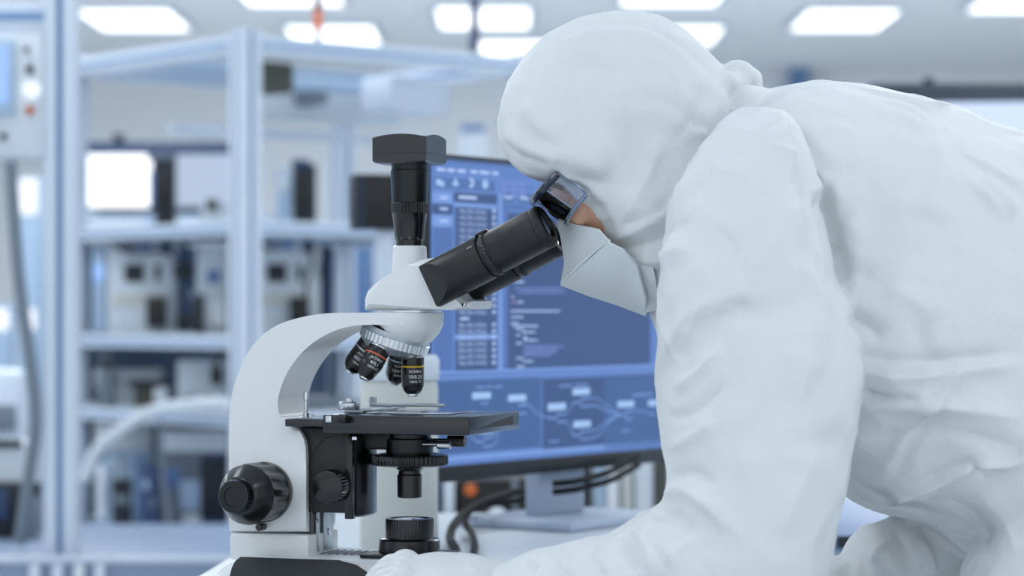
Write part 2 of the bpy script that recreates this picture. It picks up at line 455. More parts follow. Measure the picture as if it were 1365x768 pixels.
# nosepiece
NT = math.radians(19)
ndir = Vector((-math.sin(NT), 0, -math.cos(NT)))           # axis of the turret, pointing down and towards the arm
nc = mp(527, 452, 0); nc = Vector((nc[0], 0, nc[1]))
NM = frame_to(nc, ndir)
nose = obj('nosepiece', lathe([(.020, -.010), (.0322, -.0075), (.0325, -.002), (.0312, .003), (.030, .0085), (.026, .013), (.010, .0145), (.001, .015)], 56, M=NM), M['steel'], mic)
obj('knurled_ring', lathe([(.0325, -.0030), (.0336, -.0024), (.0336, .0055), (.0325, .0062)], 60, rib=(-.0028, .0058, 46, .0006), M=NM), M['chrome'], nose)
obj('shadow_ring', lathe([(.0290, -.0125), (.0305, -.0085), (.0300, -.0078)], 48, M=NM), M['black_gloss'], nose)
def objective(phi, label, band, txt, scale=1., slim=False):
    # position on the turret cone
    u = Vector((math.cos(NT), 0, -math.sin(NT)))           # in the turret plane, towards the front
    w = Vector((0, 1, 0))
    rad = u*math.cos(phi)+w*math.sin(phi)
    ax = (ndir*math.cos(NT)+rad*math.sin(NT)).normalized()
    st = nc+ndir*.006+rad*.0205
    Mo = frame_to(st, ax)
    L = .040*scale
    pr = [(.0095, 0), (.0102, .004), (.0106, .0045), (.0106, L*.30), (.0102, L*.31), (.0106, L*.32), (.0106, L*.78), (.0088, L*.90), (.0066, L*.97), (.0040, L), (.002, L)]
    if slim: pr = [(.0095, 0), (.0102, .003), (.0106, .0035), (.0106, L*.36), (.0108, L*.37), (.0108, L*.60), (.0075, L*.93), (.0050, L), (.002, L)]
    b = obj('objective', lathe(pr, 40, M=Mo), M['black_gloss'], nose)
    tag(b, label)
    obj('collar_ring', lathe([(.0108, .0036), (.0109, .0040), (.0109, .0050), (.0108, .0054)], 40, M=Mo), M['chrome'], b)
    obj('colour_band', lathe([(.0107, L*.325), (.01088, L*.33), (.01088, L*.365), (.0107, L*.37)], 40, M=Mo), band, b)
    obj('front_lens', lathe([(.0052, L*.955), (.0052, L+.001), (.004, L+.0018), (.002, L+.0018)], 32, M=Mo), M['chrome'], b)
    # lettering wrapped on the barrel, facing the camera; barrel local axes from Mo
    R = Mo.to_3x3()
    cdir = Matrix.Rotation(-MA, 3, 'Z') @ Vector((.28, -1, 0))   # a little to the right of the camera direction
    lx = cdir.dot(R.col[0]); ly = cdir.dot(R.col[1]); ang = math.atan2(ly, lx)
    tmm = bmesh.new()
    flip = Matrix.Rotation(math.pi, 4, 'Z')
    for tt, zz, sz in zip(txt, (.46, .585, .70), (.0036, .0047, .0033)):
        q = text_mesh(tt, sz)
        for v in q.verts:
            a = ang-v.co.x/.01095; z = L*zz-v.co.y     # local z runs downwards: flip both
            rr = .01092
            v.co = Vector((rr*math.cos(a), rr*math.sin(a), z))
        bmesh.ops.transform(q, matrix=Mo, verts=q.verts)
        merge(tmm, q)
    obj('lettering', tmm, M['print_white'], b)
objective(0, 'ten times objective with yellow band', M['band_yellow'], ('ACHRO', '10/0.25', '160/0.17'), 1.0)
objective(math.radians(-100), 'four times objective with red band', M['band_red'], ('ACHRO', '4/0.1', '160/0.17'), .92, True)
objective(math.radians(180), 'forty times objective', M['steel'], ('ACHRO', '40/0.65', '160/0.17'), 1.0)
objective(math.radians(88), 'oil objective behind the yellow banded one', M['steel'], ('ACHRO', '100/1.25', '160/0.17'), 1.0)
# stage
sy = -.072
sx0, sz1 = mp(430, 553.5, sy); sx1, _ = mp(625, 556, sy); sz0 = mp(530, 580, sy)[1]
stg = bmesh.new(); box(sx0, sx1, sy, .072, sz0, sz1, .0015, bm=stg)
stage = obj('stage', stg, M['stage_black'], mic)
obj('aperture', lathe([(.016, sz1-.0002), (.016, sz1+.0003)], 40), M['black'], stage)
# slot cut into the right flank, shown as a dark recessed wedge
fs = loft([[(sx1-.0002, y, sz0+z) for z in zz_]+[(sx1+.0004, y, sz0+z) for z in zz_[::-1]] for y, zz_ in ((-.038, (.0052, .0058)), (.010, (.005, .0105)), (.052, (.0045, .0135)))])
obj('flank_slot', fs, M['black'], stage)
# mechanical stage carriage at the arm side and slide holder on top
xa, za = mp(380, 559, -.045); xb, zb2 = mp(432, 570, -.045)
obj('stage_carriage', box(xa, sx0+.004, -.046, .066, zb2, za, .0012), M['stage_black'], stage)
obj('holder_bar', box(sx0+.008, sx0+.027, -.040, .050, sz1+.0004, sz1+.0042, .0008), M['steel'], stage)
hx = mp(462, 545, -.03)[0]
obj('holder_arm', box(hx, hx+.074, .030, .036, sz1+.0042, sz1+.0075, .001), M['steel'], stage)
obj('holder_finger', box(hx+.030, hx+.036, -.044, .030, sz1+.0030, sz1+.0046, .0006), M['steel'], stage)
kx, kz = mp(463, 545, -.05)
obj('holder_screw', lathe([(.0095, sz1+.004), (.0100, sz1+.005), (.0100, sz1+.010), (.0085, sz1+.011), (.0040, sz1+.0115), (.0035, sz1+.014), (.002, sz1+.0142)], 36, M=Matrix.Translation((kx, -.045, 0))), M['chrome'], stage)
obj('clamp_pin', lathe([(.0030, za), (.0030, za+.004), (.0018, za+.0045), (.0018, za+.016), (.0026, za+.0165), (.0026, za+.024), (.001, za+.0245)], 24, M=Matrix.Translation((mp(408, 545, -.01)[0], -.01, 0))), M['chrome'], stage)
obj('knurled_pin', lathe([(.0036, sz1+.003), (.0036, sz1+.0125), (.003, sz1+.013)], 24, rib=(sz1+.002, sz1+.0128, 16, .0003), M=Matrix.Translation((mp(497, 540, .05)[0], .05, 0))), M['steel'], stage)
obj('clip_screw', box(-.003, .003, -.0008, 0, -.003, .003, .0004), M['chrome'], stage, loc=(sx0+.006, sy-.0001, sz1-.004))
obj('locking_lever', tube([(sx0+.018, sy-.003, sz1-.003), (sx0+.026, sy-.004, sz1-.0035)], .004, 12, 2), M['black_gloss'], stage)
# focus block behind the stage
fx0, fz1 = mp(400, 571, -.030); fx1, fz0 = mp(466, 690, -.030)
fb = obj('focus_block', box(fx0, fx1, -.030, .030, mp(430, 684, -.03)[1], mp(430, 571, -.03)[1], .0015), M['black'], mic)
def arc_groove():
    c = mp(446, 645, -.03); pts = []
    for i in range(15):
        a = math.radians(85+150*i/14); pts.append((c[0]+.028*math.cos(a), -.0303, c[1]+.052*math.sin(a)*.85))
    return tube(pts, .0005, 6, 0)
obj('arc_groove', arc_groove(), M['black_gloss'], fb)
kc = mp(437, 650, -.05)
KM = Matrix.Translation((kc[0], 0, kc[1])) @ Matrix.Rotation(math.pi/2, 4, 'X')
k_ = obj('drive_knob', lathe([(.010, .028), (.0150, .031), (.0155, .034), (.0155, .050), (.0148, .0515), (.0140, .052), (.002, .0522)], 40, rib=(.033, .0505, 30, .0011), M=KM), M['black_gloss'], mic)
# bracket that carries the condenser
qx0 = fx1-.001
br = bmesh.new()
bw = .022
rings_ = []
zz0, zz1 = mp(480, 690, -.02)[1], mp(480, 585, -.02)[1]
def brr(z, inset):
    return [(qx0, -bw+inset, z), (qx0+.005-inset*.3, -bw+inset, z), (qx0+.011-inset, -bw*.6, z), (qx0+.013-inset, 0, z), (qx0+.011-inset, bw*.6, z), (qx0+.005-inset*.3, bw-inset, z), (qx0, bw-inset, z)]
obj('condenser_bracket', loft([brr(zz0, .003), brr(zz0+.002, 0), brr(zz1-.016, 0), brr(zz1, 0)]), M['stage_black'], mic, deg=50)
obj('bracket_plate', box(qx0-.004, qx0+.004, -.0305, -.022, mp(466, 690, -.03)[1]-.002, mp(466, 583, -.03)[1], .0008), M['black_gloss'], mic)
obj('bracket_arm', box(qx0, .012, -.014, .014, Z(600), sz0-.001, .003), M['black'], mic)
obj('bracket_clip', box(mp(470, 585, -.03)[0], mp(476, 585, -.03)[0], -.0312, -.030, Z(586), Z(582)), M['chrome'], mic)
# rack rail below the focus block
rx0 = mp(408, 690, -HW)[0]
rail = obj('rack_rail', box(rx0, rx0+.004, -.001, .022, .053, fz0+.008, .0008), M['steel'], mic)
obj('rail_groove', box(rx0-.001, rx0+.0012, -.028, -.0012, .053, fz0+.008), M['black_gloss'], rail)
obj('rail_rod', box(rx0+.0012, rx0+.004, -.018, -.012, .053, fz0+.008, .0006), M['steel'], rail)
obj('rail_screw', lathe([(.0032, .0), (.0032, .0012), (.002, .0016)], 20, M=Matrix.Translation((rx0+.0038, .010, .070)) @ Matrix.Rotation(math.pi/2, 4, 'Y')), M['chrome'], rail)
# condenser
cz = lambda y: Z(y)
cond = obj('condenser', lathe([(.022, cz(604)), (.0225, cz(596)), (.0225, cz(586)), (.020, cz(584)), (.020, cz(579))], 48), M['black_satin'], mic)
obj('aperture_ring', lathe([(.030, cz(622)), (.0355, cz(620)), (.0362, cz(618)), (.0362, cz(609)), (.0355, cz(607)), (.024, cz(604))], 48, rib=(cz(621), cz(606), 50, .0010)), M['black_gloss'], cond)
obj('lower_lens_barrel', lathe([(.0105, cz(664)), (.0115, cz(663)), (.0117, cz(634)), (.0105, cz(632)), (.0105, cz(628)), (.0125, cz(626)), (.014, cz(622))], 44), M['black_gloss'], cond)
lev = obj('iris_lever', tube([(.018, -.012, cz(592)), (.034, -.012, cz(592))], .0018, 10, 2), M['chrome'], cond)
obj('centring_screw', lathe([(.0022, .020), (.0022, .036), (.0052, .0365), (.0055, .037), (.0055, .052), (.0048, .053)], 28, rib=(.0368, .0525, 16, .0004), M=Matrix.Translation((0, .006, cz(588))) @ Matrix.Rotation(math.pi/2, 4, 'Y')), M['black_gloss'], cond)
obj('lever_tip', lathe([(.003, .032), (.0038, .033), (.0038, .045), (.0032, .0455)], 24, M=Matrix.Translation((0, -.012, cz(592))) @ Matrix.Rotation(math.pi/2, 4, 'Y')), M['chrome'], cond)
# illuminator on the base
ill = obj('illuminator', lathe([(.029, cz(738)), (.0292, cz(733)), (.0285, cz(720)), (.0270, cz(718)), (.0225, cz(717)), (.0228, cz(694)), (.0222, cz(691.5)), (.0195, cz(691)), (.0190, cz(694))], 52, rib=(cz(716), cz(692), 44, .0005)), M['black_gloss'], mic)
obj('field_lens', lathe([(.0188, cz(697)), (.0186, cz(694)), (.014, cz(692)), (.006, cz(690.8)), (.001, cz(690.6))], 40), M['lens'], ill)
obj('illuminator_plate', box(-.036, .036, -.036, .036, .0503, cz(737), .001), M['black'], ill)
# focus knobs, one each side of the arm
for sgn in (-1, 1):
    fc = mp(354, 656, -.0355)
    KM = Matrix.Translation((fc[0], 0, fc[1])) @ Matrix.Rotation(-sgn*math.pi/2, 4, 'X')
    kn = obj('coarse_focus_knob', lathe([(.024, .0355), (.0282, .037), (.0284, .042), (.0272, .0425), (.0272, .0445), (.0280, .045), (.0284, .047), (.0284, .075), (.0276, .0775), (.0278, .0785), (.0262, .081), (.0185, .094), (.0160, .096), (.015, .0962)], 40, rib=(.0455, .0755, 12, .0018), M=KM), M['black_gloss'], mic)
    fk = obj('fine_focus_knob', lathe([(.0152, .0955), (.0160, .0965), (.0160, .1055), (.0150, .1075), (.0145, .108), (.0092, .1082), (.0088, .1072), (.001, .1072)], 40, rib=(.0963, .1060, 40, .0009), M=KM), M['black_satin'], kn)
stop = mp(349, 703, -.04)
obj('torque_lever', lathe([(.0035, .035), (.0035, .047), (.003, .0475)], 16, M=Matrix.Translation((stop[0], 0, stop[1])) @ Matrix.Rotation(math.pi/2, 4, 'X')), M['black_gloss'], mic)
# specimen slide lying on the stage
sl = empty('specimen_slide', MO+EX*.004+EY*(-.004)+Vector((0, 0, sz1)), MA, 'clear glass specimen slide lying on the black microscope stage', 'glass slide')
obj('glass', box(-.030, .052, -.040, .028, .0004, .0016, .0002), M['slide_glass'], sl)
obj('cover_slip', box(-.012, .012, -.016, .010, .0017, .0020), M['slide_glass'], sl)

# ------------------------------------------------------------------ monitor with the blue user interface
ML = Vector((-.102, 3.1, 0)); MD = Vector((.56, .8285, 0)).normalized(); MWID = .61
mang = math.atan2(MD.y, MD.x)
MN = Vector((MD.y, -MD.x, 0))          # screen normal
mon = empty('computer_monitor', ML+Vector((0, 0, TZ+.0004)), mang, 'black framed monitor showing a blue screen of code and linked boxes, behind the microscope', 'monitor')
def ms(px, py):
    k = (px-682.5)/F
    s = (k*ML.y-ML.x)/(MD.x-k*MD.y); D = ML.y+s*MD.y
    return s, ZC+(HOR-py)/F*D-TZ
zt_ = ms(575, 204)[1]; zb_ = ms(575, 645)[1]
# local frame: x along the screen, -y is the screen normal
obj('housing', box(0, MWID, .0, .014, zb_, zt_, .002), M['bezel'], mon)
obj('housing_back', loft([[(x, y, z) for x, z in ((.08, zb_+.05), (MWID-.08, zb_+.05), (MWID-.08, zt_-.06), (.08, zt_-.06))] if y < .02 else [(x, y, z) for x, z in ((.16, zb_+.1), (MWID-.16, zb_+.1), (MWID-.16, zt_-.12), (.16, zt_-.12))] for y in (.0135, .045)]), M['bezel'], mon)
obj('lower_bezel', box(.0005, MWID-.0005, -.004, .001, zb_, zb_+.0195, .001), M['bezel'], mon)
E = 1.0
def em(n, c): return mat(n, c, .35, emit=E)
SCR = em('screen_blue', (84, 118, 182))
SCR_D = em('screen_dark', (58, 90, 142)); SCR_DD = em('screen_deep', (52, 78, 126)); SCR_M = em('screen_mid', (72, 104, 164))
SCR_L = em('screen_light', (110, 145, 206)); SCR_T = em('screen_text', (172, 196, 238)); SCR_B = em('screen_box', (150, 184, 228))
SCR_P = em('screen_violet', (112, 132, 196)); SCR_R = em('screen_red', (150, 124, 166))
gz0 = zb_+.0195; gz1 = zt_-.006
screen = obj('screen', box(.006, MWID-.006, -.0012, .0005, gz0, gz1), SCR, mon)
LAY = {}; BIG = []
def ui(m, x0, y0, x1, y1, lay=1, s1=None):
    a, z1 = ms(x0, y0); b_, _ = ms(x1, y0); z0 = ms(x0, y1)[1]
    z0 = max(z0, gz0+.001); z1 = min(z1, gz1-.001); b_ = min(b_, MWID-.008); a = max(a, .007)
    y = -.0012-.00012*lay
    q = [(a, y, z0), (b_, y, z0), (b_, y, z1), (a, y, z1)]
    if x1-x0 >= 9 and y1-y0 >= 5: BIG.append((m, q))
    else: LAY.setdefault(m.name, []).append(q)
def uil(m, pts, w=1.3, lay=3):
    q = [ms(*p) for p in pts]; c = catmull([(x, 0, z) for x, z in q], 6) if len(q) > 2 else [Vector((x, 0, z)) for x, z in q]
    y = -.0012-.00012*lay; hw = w*.00048
    for a, b_ in zip(c, c[1:]):
        t = (b_-a).normalized(); n = Vector((-t.z, 0, t.x))*hw
        LAY.setdefault(m.name, []).append([(a.x-n.x, y, a.z-n.z), (b_.x-n.x, y, b_.z-n.z), (b_.x+n.x, y, b_.z+n.z), (a.x+n.x, y, a.z+n.z)])
ui(SCR_DD, 577, 208, 905, 214, 1)
for a, b_ in ((581, 592), (595, 605), (609, 620), (626, 635), (638, 651), (655, 663)): ui(SCR_T, a, 224+(a-580)*.07, b_, 228+(a-580)*.07, 2)
ui(SCR_L, 577, 233, 905, 234, 2)
ui(SCR_M, 577, 235.5, 660, 251, 1); ui(SCR_L, 660, 240, 661.5, 256, 2); ui(SCR_L, 577, 253, 662, 254, 2)
# icons: bird-like blob, tree, crescent, globe drawn with small flat marks
for dx, dy, w, h in ((580, 239, 7, 8), (585, 242, 6, 7), (602, 243, 8, 5), (604.5, 238, 3, 6)): ui(SCR_B, dx, dy, dx+w, dy+h, 2)
uil(SCR_T, [(625, 239), (629, 242), (629.5, 246), (625, 250)], 4, 2)
for dy, w in ((240, 5), (243, 8), (246, 8), (249, 5)): ui(SCR_B, 645.5-w/2, dy, 645.5+w/2, dy+3, 2)
for i in range(3):
    for j in range(3): ui(SCR_P, 667+j*12, 244+i*7.5, 675+j*12, 248+i*7.5, 2)
ui(SCR_L, 573, 256, 602, 270, 1); ui(SCR_DD, 575, 272, 602, 285, 1); ui(SCR_L, 573, 287, 602, 302, 1); ui(SCR_M, 577, 303, 602, 495, 1)
for y in (262, 277, 293): ui(SCR_T, 585, y, 596, y+3, 2)
ui(SCR_DD, 604, 256, 661, 268, 1); ui(SCR_T, 610, 261, 634, 265, 2); ui(SCR_L, 604, 270, 661, 276, 2)
ui(SCR_DD, 606, 268, 661, 496, 1)
ui(SCR_L, 664, 258, 668, 496, 1); ui(SCR_D, 669, 258, 684, 269, 1); ui(SCR_D, 690, 259, 720, 270, 1); ui(SCR_T, 671, 262, 682, 265, 2); ui(SCR_T, 692, 263, 704, 266, 2)
ui(SCR_M, 670, 272, 866, 280, 1)
ui(SCR_DD, 676, 284, 866, 492, 1); ui(SCR_M, 671, 280, 676, 492, 1)
yy = 280.
row = 0
UT = bmesh.new()
def uitext(txt, px, py, size):
    s, z = ms(px, py)
    q = text_mesh(txt, size, M=Matrix.Translation((s, -.0012-.00045, z)) @ Matrix.Rotation(math.pi/2, 4, 'X'))
    merge(UT, q)
while yy < 488:
    if 418 < yy < 427: ui(SCR_T, 612, yy+1, 624, yy+4, 2)
    else:
        if 445 < yy < 453: ui(SCR_L, 605, yy-1.5, 662, yy+5.5, 2)
        uitext('map_data_node.py', 629, yy+2, .0078); ui(SCR_T, 655, yy, 659, yy+4, 3)
    yy += 8.4; row += 1
uil(SCR_T, [(611, 430), (611, 485)], .8, 2)
code = [(690, 300, 712, SCR_P), (692, 308, 706, SCR_T), (690, 316, 708, SCR_T), (683, 375, 698, SCR_T), (686, 384, 750, SCR_P), (690, 389, 752, SCR_P), (681, 395, 684, SCR_T), (680, 402, 688, SCR_R), (689, 402, 697, SCR_T), (680, 414, 745, SCR_T), (680, 422, 696, SCR_T),
 (680, 430, 690, SCR_T), (682, 434, 716, SCR_T), (687, 438, 696, SCR_T), (695, 442, 712, SCR_T), (687, 446, 692, SCR_T), (696, 449, 702, SCR_T), (697, 453, 716, SCR_T), (687, 457, 695, SCR_T), (697, 461, 750, SCR_P), (697, 465, 742, SCR_P), (697, 469, 741, SCR_P), (697, 473, 733, SCR_P), (687, 477, 696, SCR_T), (696, 481, 710, SCR_T), (688, 488, 698, SCR_T)]
for a, y, b_, m in code:
    x = a
    while x < b_:
        w = random.uniform(3, 8); ui(m, x, y, min(b_, x+w), y+2.2, 2); x += w+1
ui(SCR_L, 577, 496, 905, 499, 1)
ui(SCR_D, 582, 509, 720, 607, 1); ui(SCR_DD, 722, 505.5, 905, 606, 1); ui(SCR_D, 805, 505, 905, 599, 2)
ui(SCR_L, 577, 504, 905, 505.2, 2)
for x0_, y0_, x1_, y1_ in ((628, 524, 653, 533), (676, 527, 700, 536), (729, 538.5, 753, 548), (762, 518.5, 785, 527.5), (763, 562, 786, 571), (822, 535.5, 844, 544), (863, 534, 877, 542), (637, 570, 656, 579)):
    ui(SCR_B, x0_, y0_, x1_, y1_, 3)
for a, y, b_ in ((633, 516, 645), (648, 515, 654), (657, 515, 668), (744, 514, 762), (765, 513, 783), (842, 526, 868), (640, 537, 650), (690, 540, 700), (690, 551, 700), (730, 557, 742), (740, 552, 752), (741, 562, 752), (762, 536, 774), (772, 531, 784), (772, 541, 784), (762, 580, 774), (772, 575, 784), (772, 585, 784), (824, 553, 834), (832, 548, 842), (832, 558, 842), (864, 551, 872), (731, 588, 744), (827, 574, 838), (634, 589, 644), (643, 583, 654), (643, 595, 654)):
    ui(SCR_L, a, y, b_, y+2.2, 3)
for pts in ([(690, 540), (703, 540), (712, 549), (724, 556), (735, 557)], [(752, 552), (757, 549), (762, 539), (768, 536)], [(752, 562), (757, 566), (760, 576), (766, 580)], [(784, 531), (796, 532), (808, 542), (825, 553)], [(784, 541), (796, 542), (808, 549), (825, 553)], [(784, 575), (796, 572), (808, 561), (825, 553)], [(784, 585), (798, 580), (810, 564), (825, 553)], [(842, 548), (852, 548), (862, 551)], [(626, 575), (629, 585), (635, 589)], [(654, 595), (660, 590), (664, 572), (668, 566)], [(654, 583), (660, 578), (664, 568)]):
    uil(SCR_L, pts, 1.6)
uil(SCR_L, [(577, 614), (905, 588)], 6, 2)
for m_, q in BIG:
    b = bmesh.new(); b.faces.new([b.verts.new(p) for p in q])
    obj('screen_box' if m_ is SCR_B else 'screen_panel', b, m_, screen)
for mn, quads in LAY.items():
    b = bmesh.new()
    for q in quads: b.faces.new([b.verts.new(p) for p in q])
    tag(obj('screen_graphics', b, M[mn], screen), kind='stuff')
tag(obj('screen_text', UT, SCR_T, screen), kind='stuff')
# stand: neck centred behind the screen, foot plate on the table
sc_ = ms(764, 600)[0]
stand = obj('stand_neck', box(sc_-.055, sc_+.055, .016, .040, .012, zb_+.16, .003), M['brushed'], mon)
obj('cable_hole', lathe([(.012, .0385), (.012, .0402)], 28, M=Matrix.Translation((sc_+.01, 0, zb_-.01)) @ Matrix.Rotation(-math.pi/2, 4, 'X')), M['grey'], stand)
obj('stand_foot', box(sc_-.12, sc_+.12, -.075, .105, 0, .012, .004), M['brushed'], mon)
# cables
def wire(name, label, pts, r, m, cat='cable', group=None):
    o = obj(name, tube(pts, r, 10, 8), m); return tag(o, label, cat, group)
wire('cable', 'black cable looping from the monitor stand down to the table beside the illuminator', [P(742, 640, 3.50), P(715, 649, 3.47), P(690, 655, 3.42), P(650, 668, 3.32), P(620, 684, 3.23), P(604, 702, 3.13), P(600, 717, 3.07), Vector((-.070, 3.0, TZ+.0078)), Vector((-.064, 2.92, TZ+.0072)), Vector((-.062, 2.82, TZ+.0072))], .0055, M['cable_black'])
wire('cable', 'inner black cable running closely under the looping monitor cable', [P(742, 652, 3.52), P(715, 660, 3.50), P(690, 667, 3.47), P(657, 671, 3.42), P(634, 674, 3.38), P(625, 683, 3.31), P(620, 697, 3.24), Vector((-.050, 3.14, TZ+.0085)), Vector((-.045, 3.04, TZ+.0065)), Vector((-.043, 2.95, TZ+.0065)), Vector((-.044, 2.82, TZ+.0065))], .0045, M['cable_black'])
wire('cable', 'upper black cable of the pair slung under the monitor past the stand', [P(738, 645, 3.275), P(765, 642, 3.29), P(790, 636, 3.33), P(815, 628, 3.38), P(850, 609, 3.47)], .0042, M['cable_black'])
wire('cable', 'lower black cable of the pair slung under the monitor past the stand', [P(738, 656, 3.275), P(765, 653, 3.29), P(790, 647, 3.33), P(817, 639, 3.38), P(851, 620, 3.47)], .0042, M['cable_black'])

# ------------------------------------------------------------------ things on and behind the table
def placed(name, label, cat, loc, rz=0., group=None): return empty(name, loc, rz, label, cat, group)
# pale cylinder housing behind the microscope
c0 = P(532, 600, 3.02); pc = placed('storage_canister', 'tall pale canister behind the microscope condenser', 'canister', (c0.x, 3.02, TZ+.0004))
obj('canister_body', lathe([(.044, 0), (.046, .004), (.046, .19), (.044, .198)], 48), M['beige'], pc)
obj('canister_lid', lathe([(.0465, .1985), (.0475, .200), (.0475, .222), (.044, .228), (.004, .229)], 48), M['pale'], pc)
# dark screen (back) between cage and microscope
b0 = P(504, 268, 4.6)
dm = placed('dark_display', 'small black display seen beside the microscope camera', 'display', (b0.x, 4.6, 0), math.radians(14))
hz0, hz1 = P(504, 306, 4.6).z, P(504, 233, 4.6).z
obj('display_case', box(-.046, .085, -.02, .03, hz0, hz1, .003), M['charcoal'], dm)
obj('display_panel', box(-.030, .083, -.0225, -.0202, hz0+.006, hz1-.006, .001), M['black'], dm)
obj('display_edge', box(-.0345, -.0315, -.0225, -.0202, hz0+.004, hz1-.004), M['deepblue'], dm)
obj('display_pole', box(.0, .03, -.005, .025, .02, hz0, .002), M['alu'], dm)
obj('display_foot', box(-.09, .07, -.10, .12, 0, .02, .004), M['grey'], dm)

# left machine: control cabinet on aluminium profile
D1 = 5.5
def prof_post(x, y, z0, z1, w, g=.3):
    """slotted aluminium profile: square with a recessed slot on every side"""
    h = w/2; s = w*.11; d = w*.16
    pts = []
    for k in range(4):
        a = k*math.pi/2; ca, sa = math.cos(a), math.sin(a)
        for px, py in ((h, -h), (h, -s), (h-d, -s), (h-d, s), (h, s)): pts.append((px*ca-py*sa, px*sa+py*ca))
    return loft([[(x+p[0], y+p[1], z) for p in pts] for z in (z0, z1)])
cc = placed('control_cabinet', 'grey blue machine control cabinet with touch screen on a slotted aluminium post at left', 'control panel', (P(83, 700, D1).x, D1, 0))
def lc(px, py, D=D1):
    v = P(px, py, D); return v.x-cc.location.x, v.z
zbase = P(83, 737, D1).z
obj('machine_base', box(lc(-330, 0)[0], lc(322, 0)[0], -.1, .75, 0, zbase, .006), M['slab'], cc)
obj('base_lip', box(lc(-330, 0)[0]-.004, lc(322, 0)[0]+.004, -.104, -.09, zbase-.012, zbase+.003, .002), M['alu'], cc)
for px in (60, 90, 118, 145):
    xx = lc(px, 0)[0]
    obj('base_profile', box(xx-.010, xx+.010, -.125, -.1045, .05, zbase-.014, .002), M['alu'] if px != 118 else M['pale'], cc)
post = obj('post', prof_post(0, 0, zbase, 1.82, .066), M['alu'], cc)
for sx in (-1, 1): pass
obj('post_slot', box(-.007, .007, -.0225, -.0215, zbase, 1.819), M['alu_dark'], post)
pb = obj('post', prof_post(lc(-250, 0)[0], 0, zbase, 1.82, .066), M['alu'], cc)
zt1, zt0 = lc(0, 5)[1], lc(0, 47)[1]
beam = obj('beam', box(lc(-235, 0)[0], -.034, -.03, .03, zt0, zt1, .002), M['alu'], cc)
obj('beam_slot', box(lc(-235, 0)[0], -.035, -.031, -.0295, lc(0, 30)[1], lc(0, 18)[1]), M['alu_dark'], beam)
pan = obj('panel_box', box(lc(-200, 0)[0], -.034, -.04, .08, lc(0, 213)[1], zt0-.0005, .006), M['pale'], cc)
obj('screen_frame', box(lc(-120, 0)[0], lc(25, 0)[0], -.050, -.0405, lc(0, 156)[1], lc(0, 55)[1], .003), M['paleblue'], pan)
obj('touch_screen', box(lc(-112, 0)[0], lc(16, 0)[0], -.053, -.0505, lc(0, 140)[1], lc(0, 66)[1]), mat('hmi', (150, 190, 250), .3, emit=1.), pan)
for px, py, r_, mm in ((40, 68, .006, 'grey'), (45, 95, .008, 'charcoal'), (47, 122, .016, 'lamp_white'), (45, 149, .0085, 'orange'), (10, 184, .007, 'charcoal')):
    if mm == 'lamp_white': mat('lamp_white', (235, 245, 255), .4, emit=1.1)
    if mm == 'orange': mm = 'rust'; mat('rust', (190, 96, 48), .4)
    xx, z_ = lc(px, py)
    obj('push_button', lathe([(r_*1.15, 0), (r_*1.15, .004), (r_, .005), (r_, .012), (r_*.8, .014)], 24, M=Matrix.Translation((xx, -.0402, z_)) @ Matrix.Rotation(math.pi/2, 4, 'X')), M[mm], pan)
# grey hose hanging from the cabinet
wire('hose', 'thick grey hose hanging from the control cabinet at far left', [P(14, 216, 5.46), P(18, 280, 5.46), P(26, 380, 5.46), P(40, 480, 5.46), P(47, 560, 5.46), P(38, 640, 5.47), P(26, 725, 5.48)], .0135, M['grey'], 'hose')

# cage of aluminium profile
CA = math.radians(40)
cage0 = P(327, 415, 7.0)
cage = placed('machine_cage', 'open cage of slotted aluminium profile with shelves, behind the microscope', 'machine frame', (cage0.x, 7.0, 0), CA)
CW, CDp = 1.0, .92
ztop = P(327, 40, 7.0).z
pw = .064
zs = [.42, .77, .985, 1.30]
for i, (x, y) in enumerate(((0, 0), (CW, 0), (0, CDp), (CW, CDp))):
    p_ = obj('post', prof_post(x, y, zs[0], ztop, pw), M['alu'], cage)
    for a in range(4):
        dx, dy = ((0, -1), (1, 0), (0, 1), (-1, 0))[a]
        q = pw/2-pw*.16+.0003
        if dx == 0: bb = box(x-.0066, x+.0066, y+dy*q-.0004, y+dy*q+.0004, zs[0], ztop-.001)
        else: bb = box(x+dx*q-.0004, x+dx*q+.0004, y-.0066, y+.0066, zs[0], ztop-.001)
        obj('post_slot', bb, M['alu_dark'], p_)
h = pw/2
def beam_x(y, z, t, nm='beam'):
    b_ = obj(nm, box(h, CW-h, y-h, y+h, z-t, z, .002), M['alu'], cage)
    obj('beam_slot', box(h, CW-h, y-h-.001, y-h+.001, z-t*.62, z-t*.38), M['alu_dark'], b_)
def beam_y(x, z, t, nm='beam'):
    b_ = obj(nm, box(x-h, x+h, h, CDp-h, z-t, z, .002), M['alu'], cage)
    obj('beam_slot', box(x-h-.001, x-h+.001, h, CDp-h, z-t*.62, z-t*.38), M['alu_dark'], b_)
for y in (0, CDp): beam_x(y, ztop-.015, .05)
for x in (0, CW): beam_y(x, ztop-.015, .05)
for z in zs[1:]:
    for y in (0, CDp): beam_x(y, z-.004, .036)
    for x in (0, CW): beam_y(x, z-.004, .036)
    obj('shelf', box(-h, CW+h, -h, CDp+h, z-.0035, z, .001) if False else box(h+.001, CW-h-.001, h+.001, CDp-h-.001, z-.012, z), M['pale'], cage)
obj('base_cabinet', box(-h, CW+h, -h, CDp+h, 0, zs[0], .004), M['slab'], cage)
obj('top_sheet', box(h+.001, CW-h-.001, CDp*.45, CDp-h-.001, ztop-.06, ztop-.045), M['paleblue'], cage)
